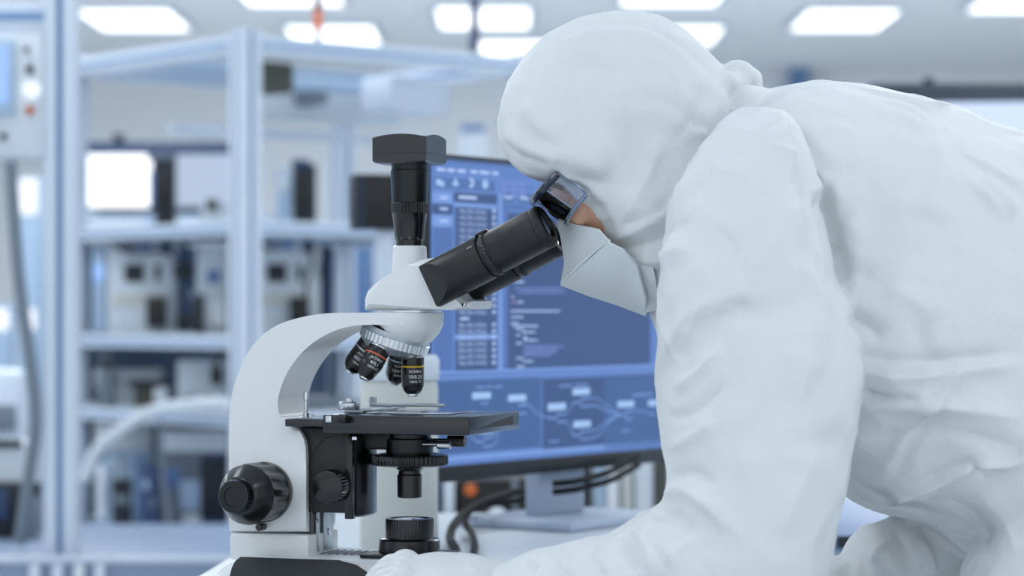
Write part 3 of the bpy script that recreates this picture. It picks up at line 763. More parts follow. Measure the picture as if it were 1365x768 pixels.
# back rail and hanging trunking inside the cage top
obj('trunking', tube([(.16, .25, 1.305), (.16, .25, 1.60), (.20, .26, 1.70), (.36, .30, 1.715), (.80, .34, 1.715)], .022, 10), M['paleblue'], cage)
obj('trunking', box(.30, .85, .40, .50, 1.62, 1.70, .006), M['pale'], cage)
obj('tank', box(.58, .80, .10, .26, 1.63, 1.74, .015), M['alu'], cage)
# dark sheets added so gaps in the lower bays read darker; cross rails and hanging drive
mat('gap_tone', (118, 142, 174), .55); mat('gap_tone_dark', (62, 80, 106), .55)
for z0_, z1_, mm in ((zs[0]+.004, zs[1]-.045, 'gap_tone_dark'), (zs[1]+.002, zs[2]-.045, 'gap_tone'), (zs[2]+.002, zs[3]-.045, 'gap_tone')):
    obj('added_back_sheet', box(h+.002, (CW-h-.002) if z0_ < zs[2] else .58, CDp+h+.002, CDp+h+.009, z0_, z1_), M[mm], cage)
    if z0_ < zs[1]: obj('added_side_sheet', box(CW+h+.002, CW+h+.009, h+.002, CDp-.08, z0_, z1_), M[mm], cage)
obj('hanging_drive', box(.06, .20, .05, .17, 1.66, 1.745, .01), M['olive'], cage)
obj('hanging_drive', box(.44, .50, .30, .40, 1.66, 1.714, .01), M['grey'], cage)
for yy_, zz_ in ((.42, 1.56),):
    obj('cross_rail', box(h+.002, CW-h-.002, yy_, yy_+.03, zz_, zz_+.03, .003), M['alu'], cage)
for xx__ in (.24, .62):
    obj('inner_post', box(xx__, xx__+.035, .84, .859, zs[0]+.001, zs[1]-.013, .003), M['alu'], cage)
    obj('inner_post', box(xx__-.06, xx__-.025, .84, .859, zs[2]+.001, zs[3]-.013, .003), M['alu'], cage)
CI = cage.matrix_basis.copy()
def cage_xy(px, D):
    return (px-682.5)/F*D, D
# things in the cage, given by picture column, shelf and size
def module(name, label, cat, px0, px1, pytop, D, shelf, depth, body, details=(), rz=0., group=None, bev=.004):
    shelf = shelf+.0006
    x0, x1 = (px0-682.5)/F*D, (px1-682.5)/F*D
    z1 = ZC+(HOR-pytop)/F*D
    r = placed(name, label, cat, ((x0+x1)/2, D, shelf), rz, group)
    w = (x1-x0)/2; hh = z1-shelf
    bd = obj('body', box(-w, w, 0, depth, 0, hh, min(bev, hh*.3)), M[body], r)
    for d in details:
        nm, a0, a1, c0_, c1_, mm = d[:6]; pr = d[6] if len(d) > 6 else .006
        u0, u1 = (a0-682.5)/F*D-r.location.x, (a1-682.5)/F*D-r.location.x
        w1, w0 = ZC+(HOR-c0_)/F*D-shelf, ZC+(HOR-c1_)/F*D-shelf
        if nm in ('cylinder', 'spool'):
            rr = (u1-u0)/2
            obj('spool', lathe([(rr*.8, w0), (rr, w0+.004), (rr, w1-.004), (rr*.8, w1)], 24, M=Matrix.Translation(((u0+u1)/2, -rr, 0))), M[mm], r)
        else:
            obj(nm, box(u0, u1, -pr, -.0003, w0, w1, min(.002, abs(w1-w0)*.2)), M[mm], r)
    return r
S3, S2, S1, S0 = zs[3], zs[2], zs[1], zs[0]
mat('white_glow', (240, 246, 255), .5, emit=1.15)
# upper deck
module('machine_camera', 'black inspection camera with blue side on the left of the cage deck', 'camera', 206, 232, 205, 7.72, S3, .06, 'charcoal',
       (('blue_side', 200, 207, 228, 276, 'midblue'), ('lens_barrel', 212, 226, 236, 272, 'black', .03), ('top_bracket', 198, 236, 204, 214, 'grey', .02)))
module('machine_camera', 'black inspection camera beside a white blue bottle on the right of the cage deck', 'camera', 392, 420, 218, 7.4, S3, .06, 'charcoal',
       (('lens_barrel', 396, 416, 240, 276, 'black', .03), ('blue_cap', 389, 412, 213, 225, 'deepblue', .01)))
module('spray_bottle', 'pale bottle with blue cap next to the right inspection camera', 'bottle', 368, 390, 226, 7.4, S3, .05, 'paleblue', (('white_label', 371, 384, 232, 256, 'pale', .002),))
module('roller_arm', 'small dark lever bracket on the cage deck by the corner post', 'bracket', 268, 300, 268, 7.55, S3, .03, 'pale', (('lever', 276, 290, 266, 280, 'olive', .02),))
# module rows below the deck
for px, nm in ((118, 'left'), (352, 'right')):
    Dm = 7.62 if nm == 'left' else 7.4
    a = px-118 if nm == 'left' else px-118-38
    o_ = 0 if nm == 'left' else 190
    lb = 'white test unit with small black windows in the left bay under the cage deck' if nm == 'left' else 'white test unit with black windows and connectors in the right bay of the cage'
    module('test_unit', lb, 'test unit', 142+o_*1.07, 232+o_*1.0, 322, Dm, S2, .09, 'pale', (
        ('black_window', 166+o_, 192+o_, 352, 376, 'charcoal'), ('black_window', 206+o_, 214+o_, 354, 374, 'charcoal'),
        ('connector_strip', 160+o_, 184+o_, 323, 334, 'grey'), ('blue_indicator', 186+o_, 202+o_, 323, 333, 'midblue'), ('connector', 212+o_, 230+o_, 323, 336, 'deepblue'),
        ('lower_cover', 150+o_, 226+o_, 392, 408, 'beige'), ('drive_motor', 198+o_, 222+o_, 396, 436, 'black', .05)))
module('indicator_box', 'pale box with a glowing blue spot at the left end of the cage', 'control box', 123, 140, 330, 7.62, S2, .05, 'paleblue', (('glow_spot', 125, 138, 352, 374, 'hmi'),))
module('vertical_actuator', 'slim dark vertical actuator beside the left test unit', 'actuator', 240, 250, 322, 7.62, S2, .03, 'deepblue', (('carriage', 233, 257, 352, 372, 'charcoal', .02), ('foot_block', 236, 256, 420, 438, 'charcoal', .02)))
module('vertical_actuator', 'dark vertical actuator on the right end of the cage bay', 'actuator', 426, 438, 324, 7.56, S2, .03, 'grey', (('carriage', 430, 444, 330, 430, 'deepblue', .015), ('clip', 420, 432, 350, 372, 'olive', .02)))
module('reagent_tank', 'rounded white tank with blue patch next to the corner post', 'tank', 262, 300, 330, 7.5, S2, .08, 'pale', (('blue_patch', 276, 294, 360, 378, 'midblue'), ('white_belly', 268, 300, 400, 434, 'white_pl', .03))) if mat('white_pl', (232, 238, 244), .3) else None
# middle shelf
module('feeder_unit', 'low pale feeder unit with a dark sensor head on the middle cage shelf', 'feeder', 126, 215, 492, 7.66, S1, .09, 'pale', (('dark_groove', 128, 160, 505, 512, 'grey'), ('side_vent', 128, 134, 516, 538, 'charcoal', .01)))
module('sensor_head', 'dark sensor head leaning on the feeder unit', 'sensor', 178, 216, 508, 7.52, S1, .05, 'olive', (('hood', 172, 222, 506, 516, 'charcoal', .02), ('white_clip', 206, 224, 514, 536, 'white_pl', .015)))
module('gripper_unit', 'pale gripper unit with dark wires next to the corner post', 'gripper', 236, 302, 480, 7.4, S1, .12, 'pale', (('wire_block', 282, 296, 490, 512, 'charcoal', .02), ('slot', 240, 262, 528, 534, 'grey')))
module('carriage_block', 'pale carriage block on the middle cage shelf right of the corner post', 'carriage', 352, 402, 460, 7.3, S1, .12, 'paleblue', (('dark_motor', 372, 404, 461, 478, 'black', .05),))
# lower deck
module('drive_box', 'long pale drive box under the middle shelf in the left bay', 'drive box', 126, 205, 561, 7.66, S0, .08, 'paleblue', (('cover', 127, 204, 562, 600, 'pale', .02), ('foot_panel', 128, 138, 610, 692, 'grey'), ('foot_panel', 150, 160, 612, 692, 'pale'), ('foot_panel', 182, 196, 612, 692, 'alu_dark')))
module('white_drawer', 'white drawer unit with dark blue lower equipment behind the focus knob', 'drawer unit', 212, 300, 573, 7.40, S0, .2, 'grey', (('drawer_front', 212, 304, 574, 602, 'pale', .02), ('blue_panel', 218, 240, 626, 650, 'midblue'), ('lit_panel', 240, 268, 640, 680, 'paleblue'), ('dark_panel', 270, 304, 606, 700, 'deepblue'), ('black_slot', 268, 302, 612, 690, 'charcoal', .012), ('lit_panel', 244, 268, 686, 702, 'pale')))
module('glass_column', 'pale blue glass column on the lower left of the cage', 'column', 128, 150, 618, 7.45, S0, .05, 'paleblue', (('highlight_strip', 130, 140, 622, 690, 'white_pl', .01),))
module('servo_motor', 'small black servo motor on the lower cage floor beside the pale column', 'motor', 150, 172, 640, 7.42, S0, .06, 'charcoal', (('flange', 148, 174, 660, 672, 'grey', .008),))
module('valve_block', 'dark valve block with blue fittings on the cage floor under the feeder', 'valve block', 190, 210, 622, 7.3, S0, .06, 'deepblue', (('fitting', 192, 199, 640, 652, 'paleblue', .015), ('fitting', 201, 208, 664, 676, 'grey', .015)))
module('relay_box', 'dark relay box on the middle shelf left of the feeder unit', 'relay box', 131, 150, 470, 7.58, S1, .04, 'grey', (('socket', 134, 147, 478, 490, 'charcoal', .01),))
module('clamp_tool', 'dark clamp tool on the shelf behind the left test unit motor', 'clamp', 256, 270, 392, 7.4, S2, .05, 'charcoal', (('jaw', 254, 262, 386, 398, 'grey', .012),))
wire('cable', 'black wire hanging in the right cage bay beside the test unit', [P(412, 318, 7.3), P(415, 350, 7.3), P(408, 390, 7.28), P(412, 432, 7.28)], .006, M['charcoal'], 'cable')
wire('cable', 'dark wire arching over the left test unit', [P(150, 326, 7.56), P(175, 338, 7.54), P(215, 335, 7.54), P(236, 345, 7.56)], .005, M['charcoal'], 'cable')
wire('cable', 'pale cable duct sagging diagonally across the left cage bay', [P(112, 640, 7.35), P(130, 600, 7.33), P(165, 570, 7.26), P(205, 548, 7.17), P(250, 540, 7.07), P(302, 537, 6.91)], .018, M['pale'], 'cable')
wire('cable', 'thin brown cable hanging in front of the white drawer unit', [P(214, 562, 7.12), P(216, 620, 7.13), P(222, 670, 7.13), P(228, 716, 7.12)], .007, M['grey'], 'cable')
wire('cable', 'dark wires curling beside the corner post above the gripper unit', [P(300, 462, 7.22), P(292, 476, 7.22), P(284, 495, 7.24), P(292, 512, 7.26)], .006, M['charcoal'], 'cable')
# below the control cabinet at far left
D2 = 5.9
zb5 = zbase
module('vacuum_pump', 'grey pump with a pale flange on the machine base at far left', 'pump', -60, 34, 590, D2, zb5, .2, 'pale', (('dark_stripe', -60, 30, 586, 596, 'charcoal', .01), ('motor', -40, 56, 642, 710, 'charcoal', .06), ('blue_part', 0, 18, 650, 690, 'deepblue', .07), ('flange', 36, 58, 660, 708, 'grey', .08)))
module('round_gauge', 'pale rounded gauge housing above the pump at far left', 'gauge', -40, 30, 492, 6.15, zb5, .12, 'alu', (('dark_window', -30, 22, 540, 574, 'grey', .01),), bev=.03)
module('glow_block', 'bright square status lamp behind the hose at far left', 'lamp', 24, 52, 236, 8.6, 0, .1, 'paleblue', (('lit_face', 26, 50, 238, 286, 'white_glow', .005), ('lower_face', 28, 48, 412, 440, 'white_glow', .005)))
module('glow_block', 'pale cabinet edge with painted glow at the far left margin', 'cabinet', -14, 14, 405, 8.8, 0, .1, 'paleblue', (('lit_face', -12, 12, 412, 440, 'white_glow', .005),))  # cabinet edge, no lamp: its brightness is put in as emission
# far monitor on a cabinet, window reflection on its screen painted as white glow
D3 = 9.2
cab = placed('storage_cabinet', 'tall pale cabinet far behind the cage', 'cabinet', (P(200, 400, D3).x, D3, 0))
zc3 = P(200, 286, D3).z
obj('cabinet_body', box(-.45, .42, 0, .5, 0, zc3, .005), M['paleblue'], cab)
for x0_, x1_ in ((-.44, -.015), (.015, .41)):
    dr = obj('door', box(x0_, x1_, -.018, -.0003, .08, zc3-.02, .003), M['pale'], cab)
    obj('handle', box(x1_-.05, x1_-.035, -.04, -.0185, .8, 1.0, .003), M['alu'], dr)
fm = placed('wide_monitor', 'wide dark framed monitor with a painted white window reflection seen through the left of the cage', 'monitor', (P(200, 286, D3).x, D3+.1, zc3+.0005))
zz = lambda y: P(0, y, D3+.1).z-zc3
xx_ = lambda x: P(x, 0, D3+.1).x-fm.location.x
obj('frame', box(xx_(70), xx_(318), 0, .05, .02, zz(189), .006), M['deepblue'], fm)
obj('screen', box(xx_(80), xx_(202), -.004, -.0003, .03, zz(206)), mat('screen_reflection', (246, 250, 255), .4, emit=1.6), fm)
obj('side_screen', box(xx_(206), xx_(310), -.004, -.0003, .03, zz(206)), mat('pale_screen', (196, 214, 240), .4, emit=.7), fm)
obj('foot', box(-.2, .2, -.06, .1, 0, .02, .003), M['charcoal'], fm)
obj('webcam', box(xx_(150), xx_(164), .005, .04, zz(189), zz(178), .004), M['charcoal'], fm)
# bright glazed cabinet behind the right cage bay
gc = placed('glazed_cabinet', 'white blue glazed cabinet behind the right side of the cage', 'cabinet', (P(500, 0, 9.0).x, 9.0, 0))
gx = lambda x: P(x, 0, 9.0).x-gc.location.x
gz = lambda y: P(0, y, 9.0).z
obj('cabinet_body', box(gx(436), gx(600), 0, .5, 0, gz(303), .005), M['paleblue'], gc)
for a, b_, m_ in ((440, 462, 'white_pl'), (464, 486, 'midblue'), (488, 497, 'alu_dark'), (499, 530, 'pale'), (532, 596, 'paleblue')):
    obj('glass_door', box(gx(a), gx(b_), -.02, -.0003, gz(432), gz(312), .003), M[m_], gc)
obj('drawer', box(gx(440), gx(596), -.02, -.0003, gz(560), gz(436), .003), M['pale'], gc)
# tower with lamps inside right bay background (pale appliance near the right post)
ap = placed('wall_dispenser', 'pale dispenser with blue lid standing far behind the right cage post', 'dispenser', (P(628, 0, 9.6).x, 9.6, 0))
ax_ = lambda x: P(x, 0, 9.6).x-ap.location.x
az_ = lambda y: P(0, y, 9.6).z
obj('stand', box(ax_(606), ax_(650), 0, .2, 0, az_(250), .004), M['paleblue'], ap)
obj('body', box(ax_(612), ax_(648), .01, .18, az_(249.8), az_(176), .008), M['pale'], ap)
obj('lid', box(ax_(614), ax_(646), .02, .17, az_(175.8), az_(166), .006), M['midblue'], ap)
# signal lamp and pole on the cage
pS = P(424, 56, 7.2)
def on_cage(px):      # point on the right-hand top beam under picture column px
    k = (px-682.5)/F; c, s = math.cos(CA), math.sin(CA)
    t = (k*7.0-cage0.x)/(c-k*s); return cage0.x+t*c, 7.0+t*s
xs, ys = on_cage(424)
sl_ = placed('signal_lamp', 'orange signal lamp standing on the cage beam', 'signal lamp', (xs, ys, ztop-.015))
zq = lambda y, D: ZC+(HOR-y)/F*D-(ztop-.015)
obj('socket', lathe([(.010, .0005), (.010, zq(40, ys)), (.008, zq(39.9, ys))], 20), M['grey'], sl_)
obj('orange_lens', lathe([(.0115, zq(39.8, ys)), (.012, zq(38, ys)), (.012, zq(14, ys)), (.011, zq(13, ys))], 24), M['orange'], sl_)
obj('cap', lathe([(.0115, zq(12.9, ys)), (.0115, zq(-12, ys)), (.008, zq(-14, ys))], 24), M['charcoal'], sl_)
xs, ys = on_cage(633)
pl_ = placed('signal_pole', 'dark blue pole standing on the right end of the cage beam', 'pole', (xs, ys, ztop-.015))
obj('pole', lathe([(.014, .004), (.014, .42), (.012, .424)], 20), M['deepblue'], pl_)
obj('foot_plate', box(-.03, .03, -.025, .025, .0004, .0038, .001), M['grey'], pl_)
# dark machine and pale posts seen under the monitor
D4 = 4.4
module('bench_machine', 'black bench machine with a small orange lamp, seen under the monitor', 'machine', 600, 704, 640, D4, 0, .4, 'black', (
    ('pale_post', 592, 606, 640, 690, 'pale', .03), ('dark_blue_panel', 575, 590, 645, 690, 'deepblue', .02), ('rim', 560, 706, 692, 712, 'charcoal', .05), ('vertical_bar', 682, 690, 640, 690, 'grey', .015)))
ol = P(627, 654, D4-.02)
o_ = obj('indicator_lamp', lathe([(.010, 0), (.011, .003), (.009, .010), (.004, .013)], 20, M=Matrix.Rotation(math.pi/2, 4, 'X')), M['orange_lit'], loc=(ol.x, D4-.001, ol.z))
o_.parent = bpy.data.objects['bench_machine']; o_.location = (ol.x-o_.parent.location.x, -.0003, ol.z)
cn = obj('white_cap', lathe([(.019, 0), (.017, .012), (.008, .02), (.002, .021)], 24), M['pale'], bpy.data.objects['bench_machine'], loc=(P(663, 0, D4).x-bpy.data.objects['bench_machine'].location.x, -.035, P(0, 691.5, D4).z))
module('equipment_rack', 'row of pale and beige upright panels seen right of the monitor stand', 'rack', 770, 905, 600, 4.7, 0, .4, 'pale', (
    ('dark_gap', 776, 788, 620, 700, 'charcoal', .004), ('blue_panel', 792, 806, 610, 720, 'paleblue', .02), ('pale_panel', 808, 824, 610, 720, 'white_pl', .015), ('beige_panel', 828, 842, 610, 720, 'beige', .02), ('pale_panel', 846, 868, 610, 720, 'pale', .015), ('dark_gap', 872, 890, 610, 720, 'olive', .006)))
# standing screen at upper right
D5 = 6.2
tv = placed('standing_display', 'large dark framed display on a stand behind the person at right', 'display', (P(1360, 0, D5).x, D5, 0), math.radians(-6))
tx = lambda x: P(x, 0, D5).x-tv.location.x
tz_ = lambda y: P(0, y, D5).z
obj('frame', box(tx(1158), tx(1560), -.0, .06, tz_(380), tz_(108), .014, 4), mat('tv_frame', (40, 54, 66), .45), tv)
obj('screen', box(tx(1172), tx(1546), -.004, -.0003, tz_(366), tz_(136)), mat('tv_screen', (200, 218, 250), .3, emit=1.0), tv)
obj('webcam', box(tx(1232), tx(1248), .01, .045, tz_(108), tz_(101), .006), M['charcoal'], tv)
obj('pole', box(-.04, .04, .065, .12, .03, tz_(250), .004), M['grey'], tv)
obj('foot', box(-.35, .35, -.2, .3, 0, .03, .006), M['grey'], tv)

# ------------------------------------------------------------------ the person
person = empty('person', P(1490, 415, 2.36), 0, 'person in a white hooded protective suit, mask and goggles bending over the microscope', 'person')
person.location.z = 0
PL = Vector(person.location)
X_, Y_, Z_ = Vector((1, 0, 0)), Vector((0, 1, 0)), Vector((0, 0, 1))
def VS(sl, shrink=1., e=2.2, n=44):
    rings = []
    for y, x0, x1, D, hd in sl:
        rings.append(ring(P((x0+x1)/2, y, D), X_, Y_, (x1-x0)/2*D/F*shrink, hd*shrink, n, e))
    return loft(rings)
def HS(sl, shrink=1., e=2.2, n=44):
    rings = []
    for x, y0, y1, D, hd in sl:
        rings.append(ring(P(x, (y0+y1)/2, D), Z_, Y_, (y1-y0)/2*D/F*shrink, hd*shrink, n, e))
    return loft(rings)
def interp(sl, k=3):
    A = np.array(sl, float); out = []
    c = [catmull([tuple(a[:3]) for a in A], k), catmull([(a[3], a[4], 0) for a in A], k)]
    return [(p.x, p.y, p.z, q.x, q.y) for p, q in zip(*c)]
HDp = 2.355
hood = [(20, 800, 858, HDp, .020), (24, 780, 872, HDp, .036), (34, 756, 893, HDp, .055), (50, 730, 917, HDp, .071), (72, 705, 942, HDp, .083), (100, 686, 965, HDp, .091), (130, 672, 985, HDp, .096), (160, 666, 996, HDp, .098),
        (190, 670, 1000, HDp, .098), (214, 683, 1000, HDp, .098), (230, 704, 998, HDp, .097), (246, 744, 995, HDp, .097), (262, 762, 992, HDp, .097), (280, 778, 990, HDp, .096), (300, 792, 985, HDp, .095), (318, 802, 980, HDp, .092), (345, 812, 975, HDp, .088), (375, 838, 970, HDp, .08), (410, 868, 960, HDp, .07), (450, 880, 960, HDp, .06)]
torso = [(930, 230, 440, 2.36, .07), (965, 150, 480, 2.36, .12), (1000, 128, 520, 2.365, .165), (1050, 117.5, 580, 2.37, .20), (1100, 117, 640, 2.37, .215), (1160, 124, 680, 2.37, .22), (1230, 139, 697, 2.37, .22), (1290, 159, 742, 2.37, .218), (1365, 183, 800, 2.365, .215), (1440, 205, 830, 2.36, .21), (1520, 195, 830, 2.36, .205), (1600, 250, 810, 2.36, .19), (1660, 340, 760, 2.36, .14), (1690, 430, 690, 2.36, .08)]
armN = [(150, 985, 1045, 2.20, .04), (175, 960, 1064, 2.18, .07), (225, 921, 1082, 2.165, .085), (300, 891, 1102, 2.155, .092), (380, 878, 1122, 2.15, .094), (480, 875, 1145, 2.145, .094), (560, 880, 1141, 2.14, .092), (640, 889, 1126, 2.135, .088), (700, 872, 1111, 2.135, .086), (768, 850, 1096, 2.135, .083), (820, 850, 1080, 2.135, .075), (862, 880, 1050, 2.135, .05)]
foreN = [(1040, 740, 866, 2.135, .06), (980, 690, 868, 2.135, .078), (920, 660, 866, 2.135, .082), (880, 672, 864, 2.14, .078), (850, 690, 862, 2.145, .074), (815, 716, 860, 2.15, .068), (785, 722, 858, 2.16, .062), (745, 730, 855, 2.17, .055), (715, 733, 852, 2.18, .051), (695, 741, 850, 2.185, .048), (672, 752, 846, 2.195, .042), (655, 758, 842, 2.20, .038)]
armF = [(200, 980, 1080, 2.56, .07), (300, 980, 1140, 2.58, .09), (420, 1020, 1200, 2.59, .09), (540, 1090, 1250, 2.57, .088), (630, 1165, 1285, 2.52, .080), (680, 1195, 1290, 2.46, .072), (740, 1160, 1285, 2.44, .07), (790, 1150, 1270, 2.44, .06)]
foreF = [(1245, 715, 800, 2.42, .045), (1212, 688, 806, 2.42, .058), (1180, 697, 806, 2.43, .062), (1155, 706, 806, 2.44, .06), (1144, 716, 806, 2.45, .056), (1135, 728, 806, 2.45, .052), (1122, 748, 804, 2.45, .045), (1060, 750, 800, 2.45, .046), (1000, 745, 796, 2.45, .040)]
leg = lambda D: [(640, 1380, 1640, D, .10), (760, 1285, 1640, D, .105), (900, 1310, 1610, D, .10), (1100, 1380, 1590, D, .09), (1300, 1405, 1575, D, .078), (1500, 1415, 1580, D, .072), (1700, 1430, 1565, D, .064), (1820, 1425, 1560, D, .060), (415+1.05*F/D-12, 1390, 1565, D, .056), (415+1.05*F/D-1, 1392, 1563, D, .052)]
foot = lambda D: [(1300, 415+.97*F/D, 415+1.045*F/D, D, .03), (1325, 415+.955*F/D, 415+1.048*F/D, D, .046), (1400, 415+.93*F/D, 415+1.048*F/D, D, .05), (1480, 415+.90*F/D, 415+1.048*F/D, D, .052), (1560, 415+.93*F/D, 415+1.048*F/D, D, .045)]
bumps = [((980, 97, 2.32), (1000, 112, 2.37), 19), ((962, 112, 2.30), (985, 120, 2.33), 18), ((985, 132, 2.27), (1025, 140, 2.30), 20)]
def union(parts, voxel, name, smooth=4):
    b = bmesh.new()
    for p in parts:
        bmesh.ops.recalc_face_normals(p, faces=p.faces); merge(b, p)
    me = bpy.data.meshes.new(name); b.to_mesh(me); b.free()
    o = bpy.data.objects.new('tmp_union', me); COL.objects.link(o)
    m = o.modifiers.new('r', 'REMESH'); m.mode = 'VOXEL'; m.voxel_size = voxel; m.use_smooth_shade = True
    if smooth:
        s = o.modifiers.new('s', 'SMOOTH'); s.factor = .5; s.iterations = smooth
    dg = bpy.context.evaluated_depsgraph_get()
    out = bpy.data.meshes.new_from_object(o.evaluated_get(dg))
    bpy.data.objects.remove(o); bpy.data.meshes.remove(me)
    out.name = name
    return out
def ball(c, r, sc=(1, 1, 1)):
    b = bmesh.new(); bmesh.ops.create_icosphere(b, subdivisions=3, radius=r)
    for v in b.verts: v.co = Vector((v.co.x*sc[0], v.co.y*sc[1], v.co.z*sc[2]))+Vector(c)
    return b
parts = [VS(interp(hood), 1, 2.7), HS(interp(torso), 1, 2.5), VS(interp(armN), 1, 2.2), HS(interp(foreN), 1, 2.3), VS(interp(armF), 1, 2.2), HS(interp(foreF), 1, 2.2)]
for D in (2.24, 2.49): parts += [VS(interp(leg(D)), 1, 2.2), HS(interp(foot(D)), 1, 2.4)]
for a, b_, r_ in bumps: parts.append(tube([P(*a), (P(*a)+P(*b_))/2, P(*b_)], r_/F*2.35, 14, 4))
suit = union(parts, .0031, 'coverall', 14)

# folds: polyline in picture coordinates of the near side, width (px), height (m, negative = crease)
folds = [
 ([(742, 52), (775, 36), (815, 28), (860, 32), (905, 55), (950, 95), (972, 130)], 5, -.0030),
 ([(738, 62), (775, 47), (815, 40), (860, 44), (900, 66), (940, 104)], 7, .0022),
 ([(672, 185), (690, 205), (715, 212), (735, 222)], 6, -.003), ([(680, 160), (700, 190), (730, 205), (760, 212)], 9, .003),
 ([(745, 228), (770, 252), (797, 300), (812, 322)], 6, .004), ([(765, 232), (800, 280), (820, 310)], 7, -.003),
 ([(812, 322), (860, 300), (905, 270), (940, 225)], 7, .0045), ([(825, 335), (880, 318), (925, 290)], 6, -.004), ([(815, 315), (845, 270), (868, 225), (880, 180)], 9, .0035), ([(830, 300), (870, 285), (900, 255)], 5, -.003),
 ([(840, 345), (885, 345), (920, 325)], 7, .004), ([(850, 360), (890, 365)], 5, -.003), ([(820, 205), (835, 150), (825, 95)], 12, .002), ([(900, 190), (930, 150), (940, 110)], 8, -.0025), ([(930, 215), (960, 185), (980, 150)], 8, .003),
 ([(700, 130), (720, 170), (760, 190)], 12, .0025), ([(740, 100), (790, 90), (830, 105)], 14, -.002),
 ([(975, 100), (978, 125), (972, 150), (965, 170)], 6, -.0025),
 # near arm
 ([(1000, 142), (960, 180), (925, 235), (903, 300), (893, 360)], 7, .004), ([(985, 172), (948, 215), (922, 270)], 6, -.0035),
 ([(1045, 150), (1062, 185), (1068, 240), (1078, 290)], 5, -.004), ([(1035, 150), (1050, 190), (1056, 245)], 8, .003), 
 ([(1020, 190), (1045, 205), (1062, 212)], 4, .002),
 ([(925, 330), (940, 380), (930, 430), (905, 470)], 14, .003), ([(960, 300), (990, 360), (985, 440)], 18, -.003), ([(1040, 330), (1070, 400), (1075, 480), (1060, 560)], 16, .003),
 ([(900, 520), (935, 495), (965, 460)], 6, .0035), ([(893, 560), (930, 545), (970, 505)], 6, -.004), ([(892, 600), (930, 580), (955, 560)], 6, .004),
 ([(888, 640), (925, 630), (955, 650)], 7, -.0045), ([(875, 665), (915, 655), (950, 680), (970, 710)], 7, .004), ([(870, 690), (905, 690), (930, 715)], 5, -.0035), ([(860, 710), (885, 730), (905, 760)], 6, .003),
 ([(825, 720), (840, 745), (850, 768)], 6, -.004), ([(845, 700), (862, 730), (872, 765)], 7, .004), ([(790, 730), (805, 750), (812, 768)], 6, .003), ([(745, 742), (757, 755), (762, 768)], 6, .003), ([(705, 748), (715, 760)], 5, -.003),
 ([(1090, 600), (1060, 660), (1040, 720)], 12, .003),
 # torso
 ([(1085, 255), (1100, 285), (1118, 340), (1128, 400)], 9, -.010), ([(1085, 240), (1112, 250), (1120, 275)], 8, .004),
 ([(1150, 215), (1172, 290), (1160, 350), (1140, 400)], 20, -.006), ([(1120, 300), (1150, 320), (1140, 360)], 12, .005),
 ([(1240, 170), (1250, 240), (1235, 300)], 22, .005),
 ([(1135, 470), (1200, 482), (1280, 478), (1365, 470)], 7, -.005), ([(1140, 495), (1210, 500), (1290, 492), (1370, 486)], 8, .005), ([(1145, 520), (1180, 530), (1230, 530)], 5, -.006), ([(1150, 545), (1220, 540), (1300, 545), (1370, 560)], 9, .005),
 ([(1150, 590), (1210, 575), (1280, 580), (1370, 600)], 8, -.004), ([(1160, 680), (1200, 660), (1250, 640), (1300, 622), (1345, 620), (1370, 612)], 6, .006), ([(1200, 655), (1250, 632), (1290, 618), (1312, 628), (1370, 622)], 5, -.005),
 ([(1170, 640), (1215, 570), (1260, 520), (1290, 470)], 8, .005), ([(1185, 650), (1228, 580), (1272, 530)], 6, -.004), ([(1250, 430), (1220, 400), (1180, 380)], 16, .004), ([(1180, 450), (1150, 430), (1130, 420)], 8, -.006),
 ([(1240, 660), (1290, 690), (1320, 740)], 12, -.005), ([(1300, 650), (1340, 690), (1360, 750)], 12, .004),
 # far elbow
 ([(1142, 712), (1170, 706), (1205, 692)], 6, .004), ([(1190, 705), (1205, 735), (1215, 768)], 5, -.004), ([(1150, 730), (1170, 725), (1192, 715)], 5, -.003), ([(1160, 750), (1185, 740), (1200, 768)], 5, .003), ([(1225, 715), (1240, 745), (1245, 768)], 6, .003),
]
n = len(suit.vertices)
co = np.empty(n*3); suit.vertices.foreach_get('co', co); co = co.reshape(-1, 3)
no = np.empty(n*3); suit.vertex_normals.foreach_get('vector', no); no = no.reshape(-1, 3)
px = 682.5+F*co[:, 0]/co[:, 1]; py = HOR-F*(co[:, 2]-ZC)/co[:, 1]
face = np.clip((-no[:, 1]+.15)/.4, 0, 1)
disp = np.zeros(n)
for pl, wd, am in folds:
    pts = np.array([(v.x, v.y) for v in catmull([(a, b_, 0) for a, b_ in pl], 5)])
    sel = (px > pts[:, 0].min()-4*wd) & (px < pts[:, 0].max()+4*wd) & (py > pts[:, 1].min()-4*wd) & (py < pts[:, 1].max()+4*wd)
    ii = np.nonzero(sel)[0]
    if len(ii) == 0: continue
    best = np.full(len(ii), 1e9); tt = np.zeros(len(ii))
    q = np.stack([px[ii], py[ii]], 1)
    for k in range(len(pts)-1):
        a = pts[k]; d = pts[k+1]-a; L2 = (d*d).sum()
        t = np.clip(((q-a)@d)/L2, 0, 1)
        dd = ((q-(a+t[:, None]*d))**2).sum(1)
        u = dd < best; best[u] = dd[u]; tt[u] = (k+t[u])/(len(pts)-1)
    fade = np.clip(np.minimum(tt, 1-tt)*5, .0, 1)
    disp[ii] += 1.5*am*(.45*np.exp(-best/(2*wd*wd))+.55*np.exp(-np.sqrt(best)/(wd*.9)))*fade*face[ii]
nz = np.empty(n)
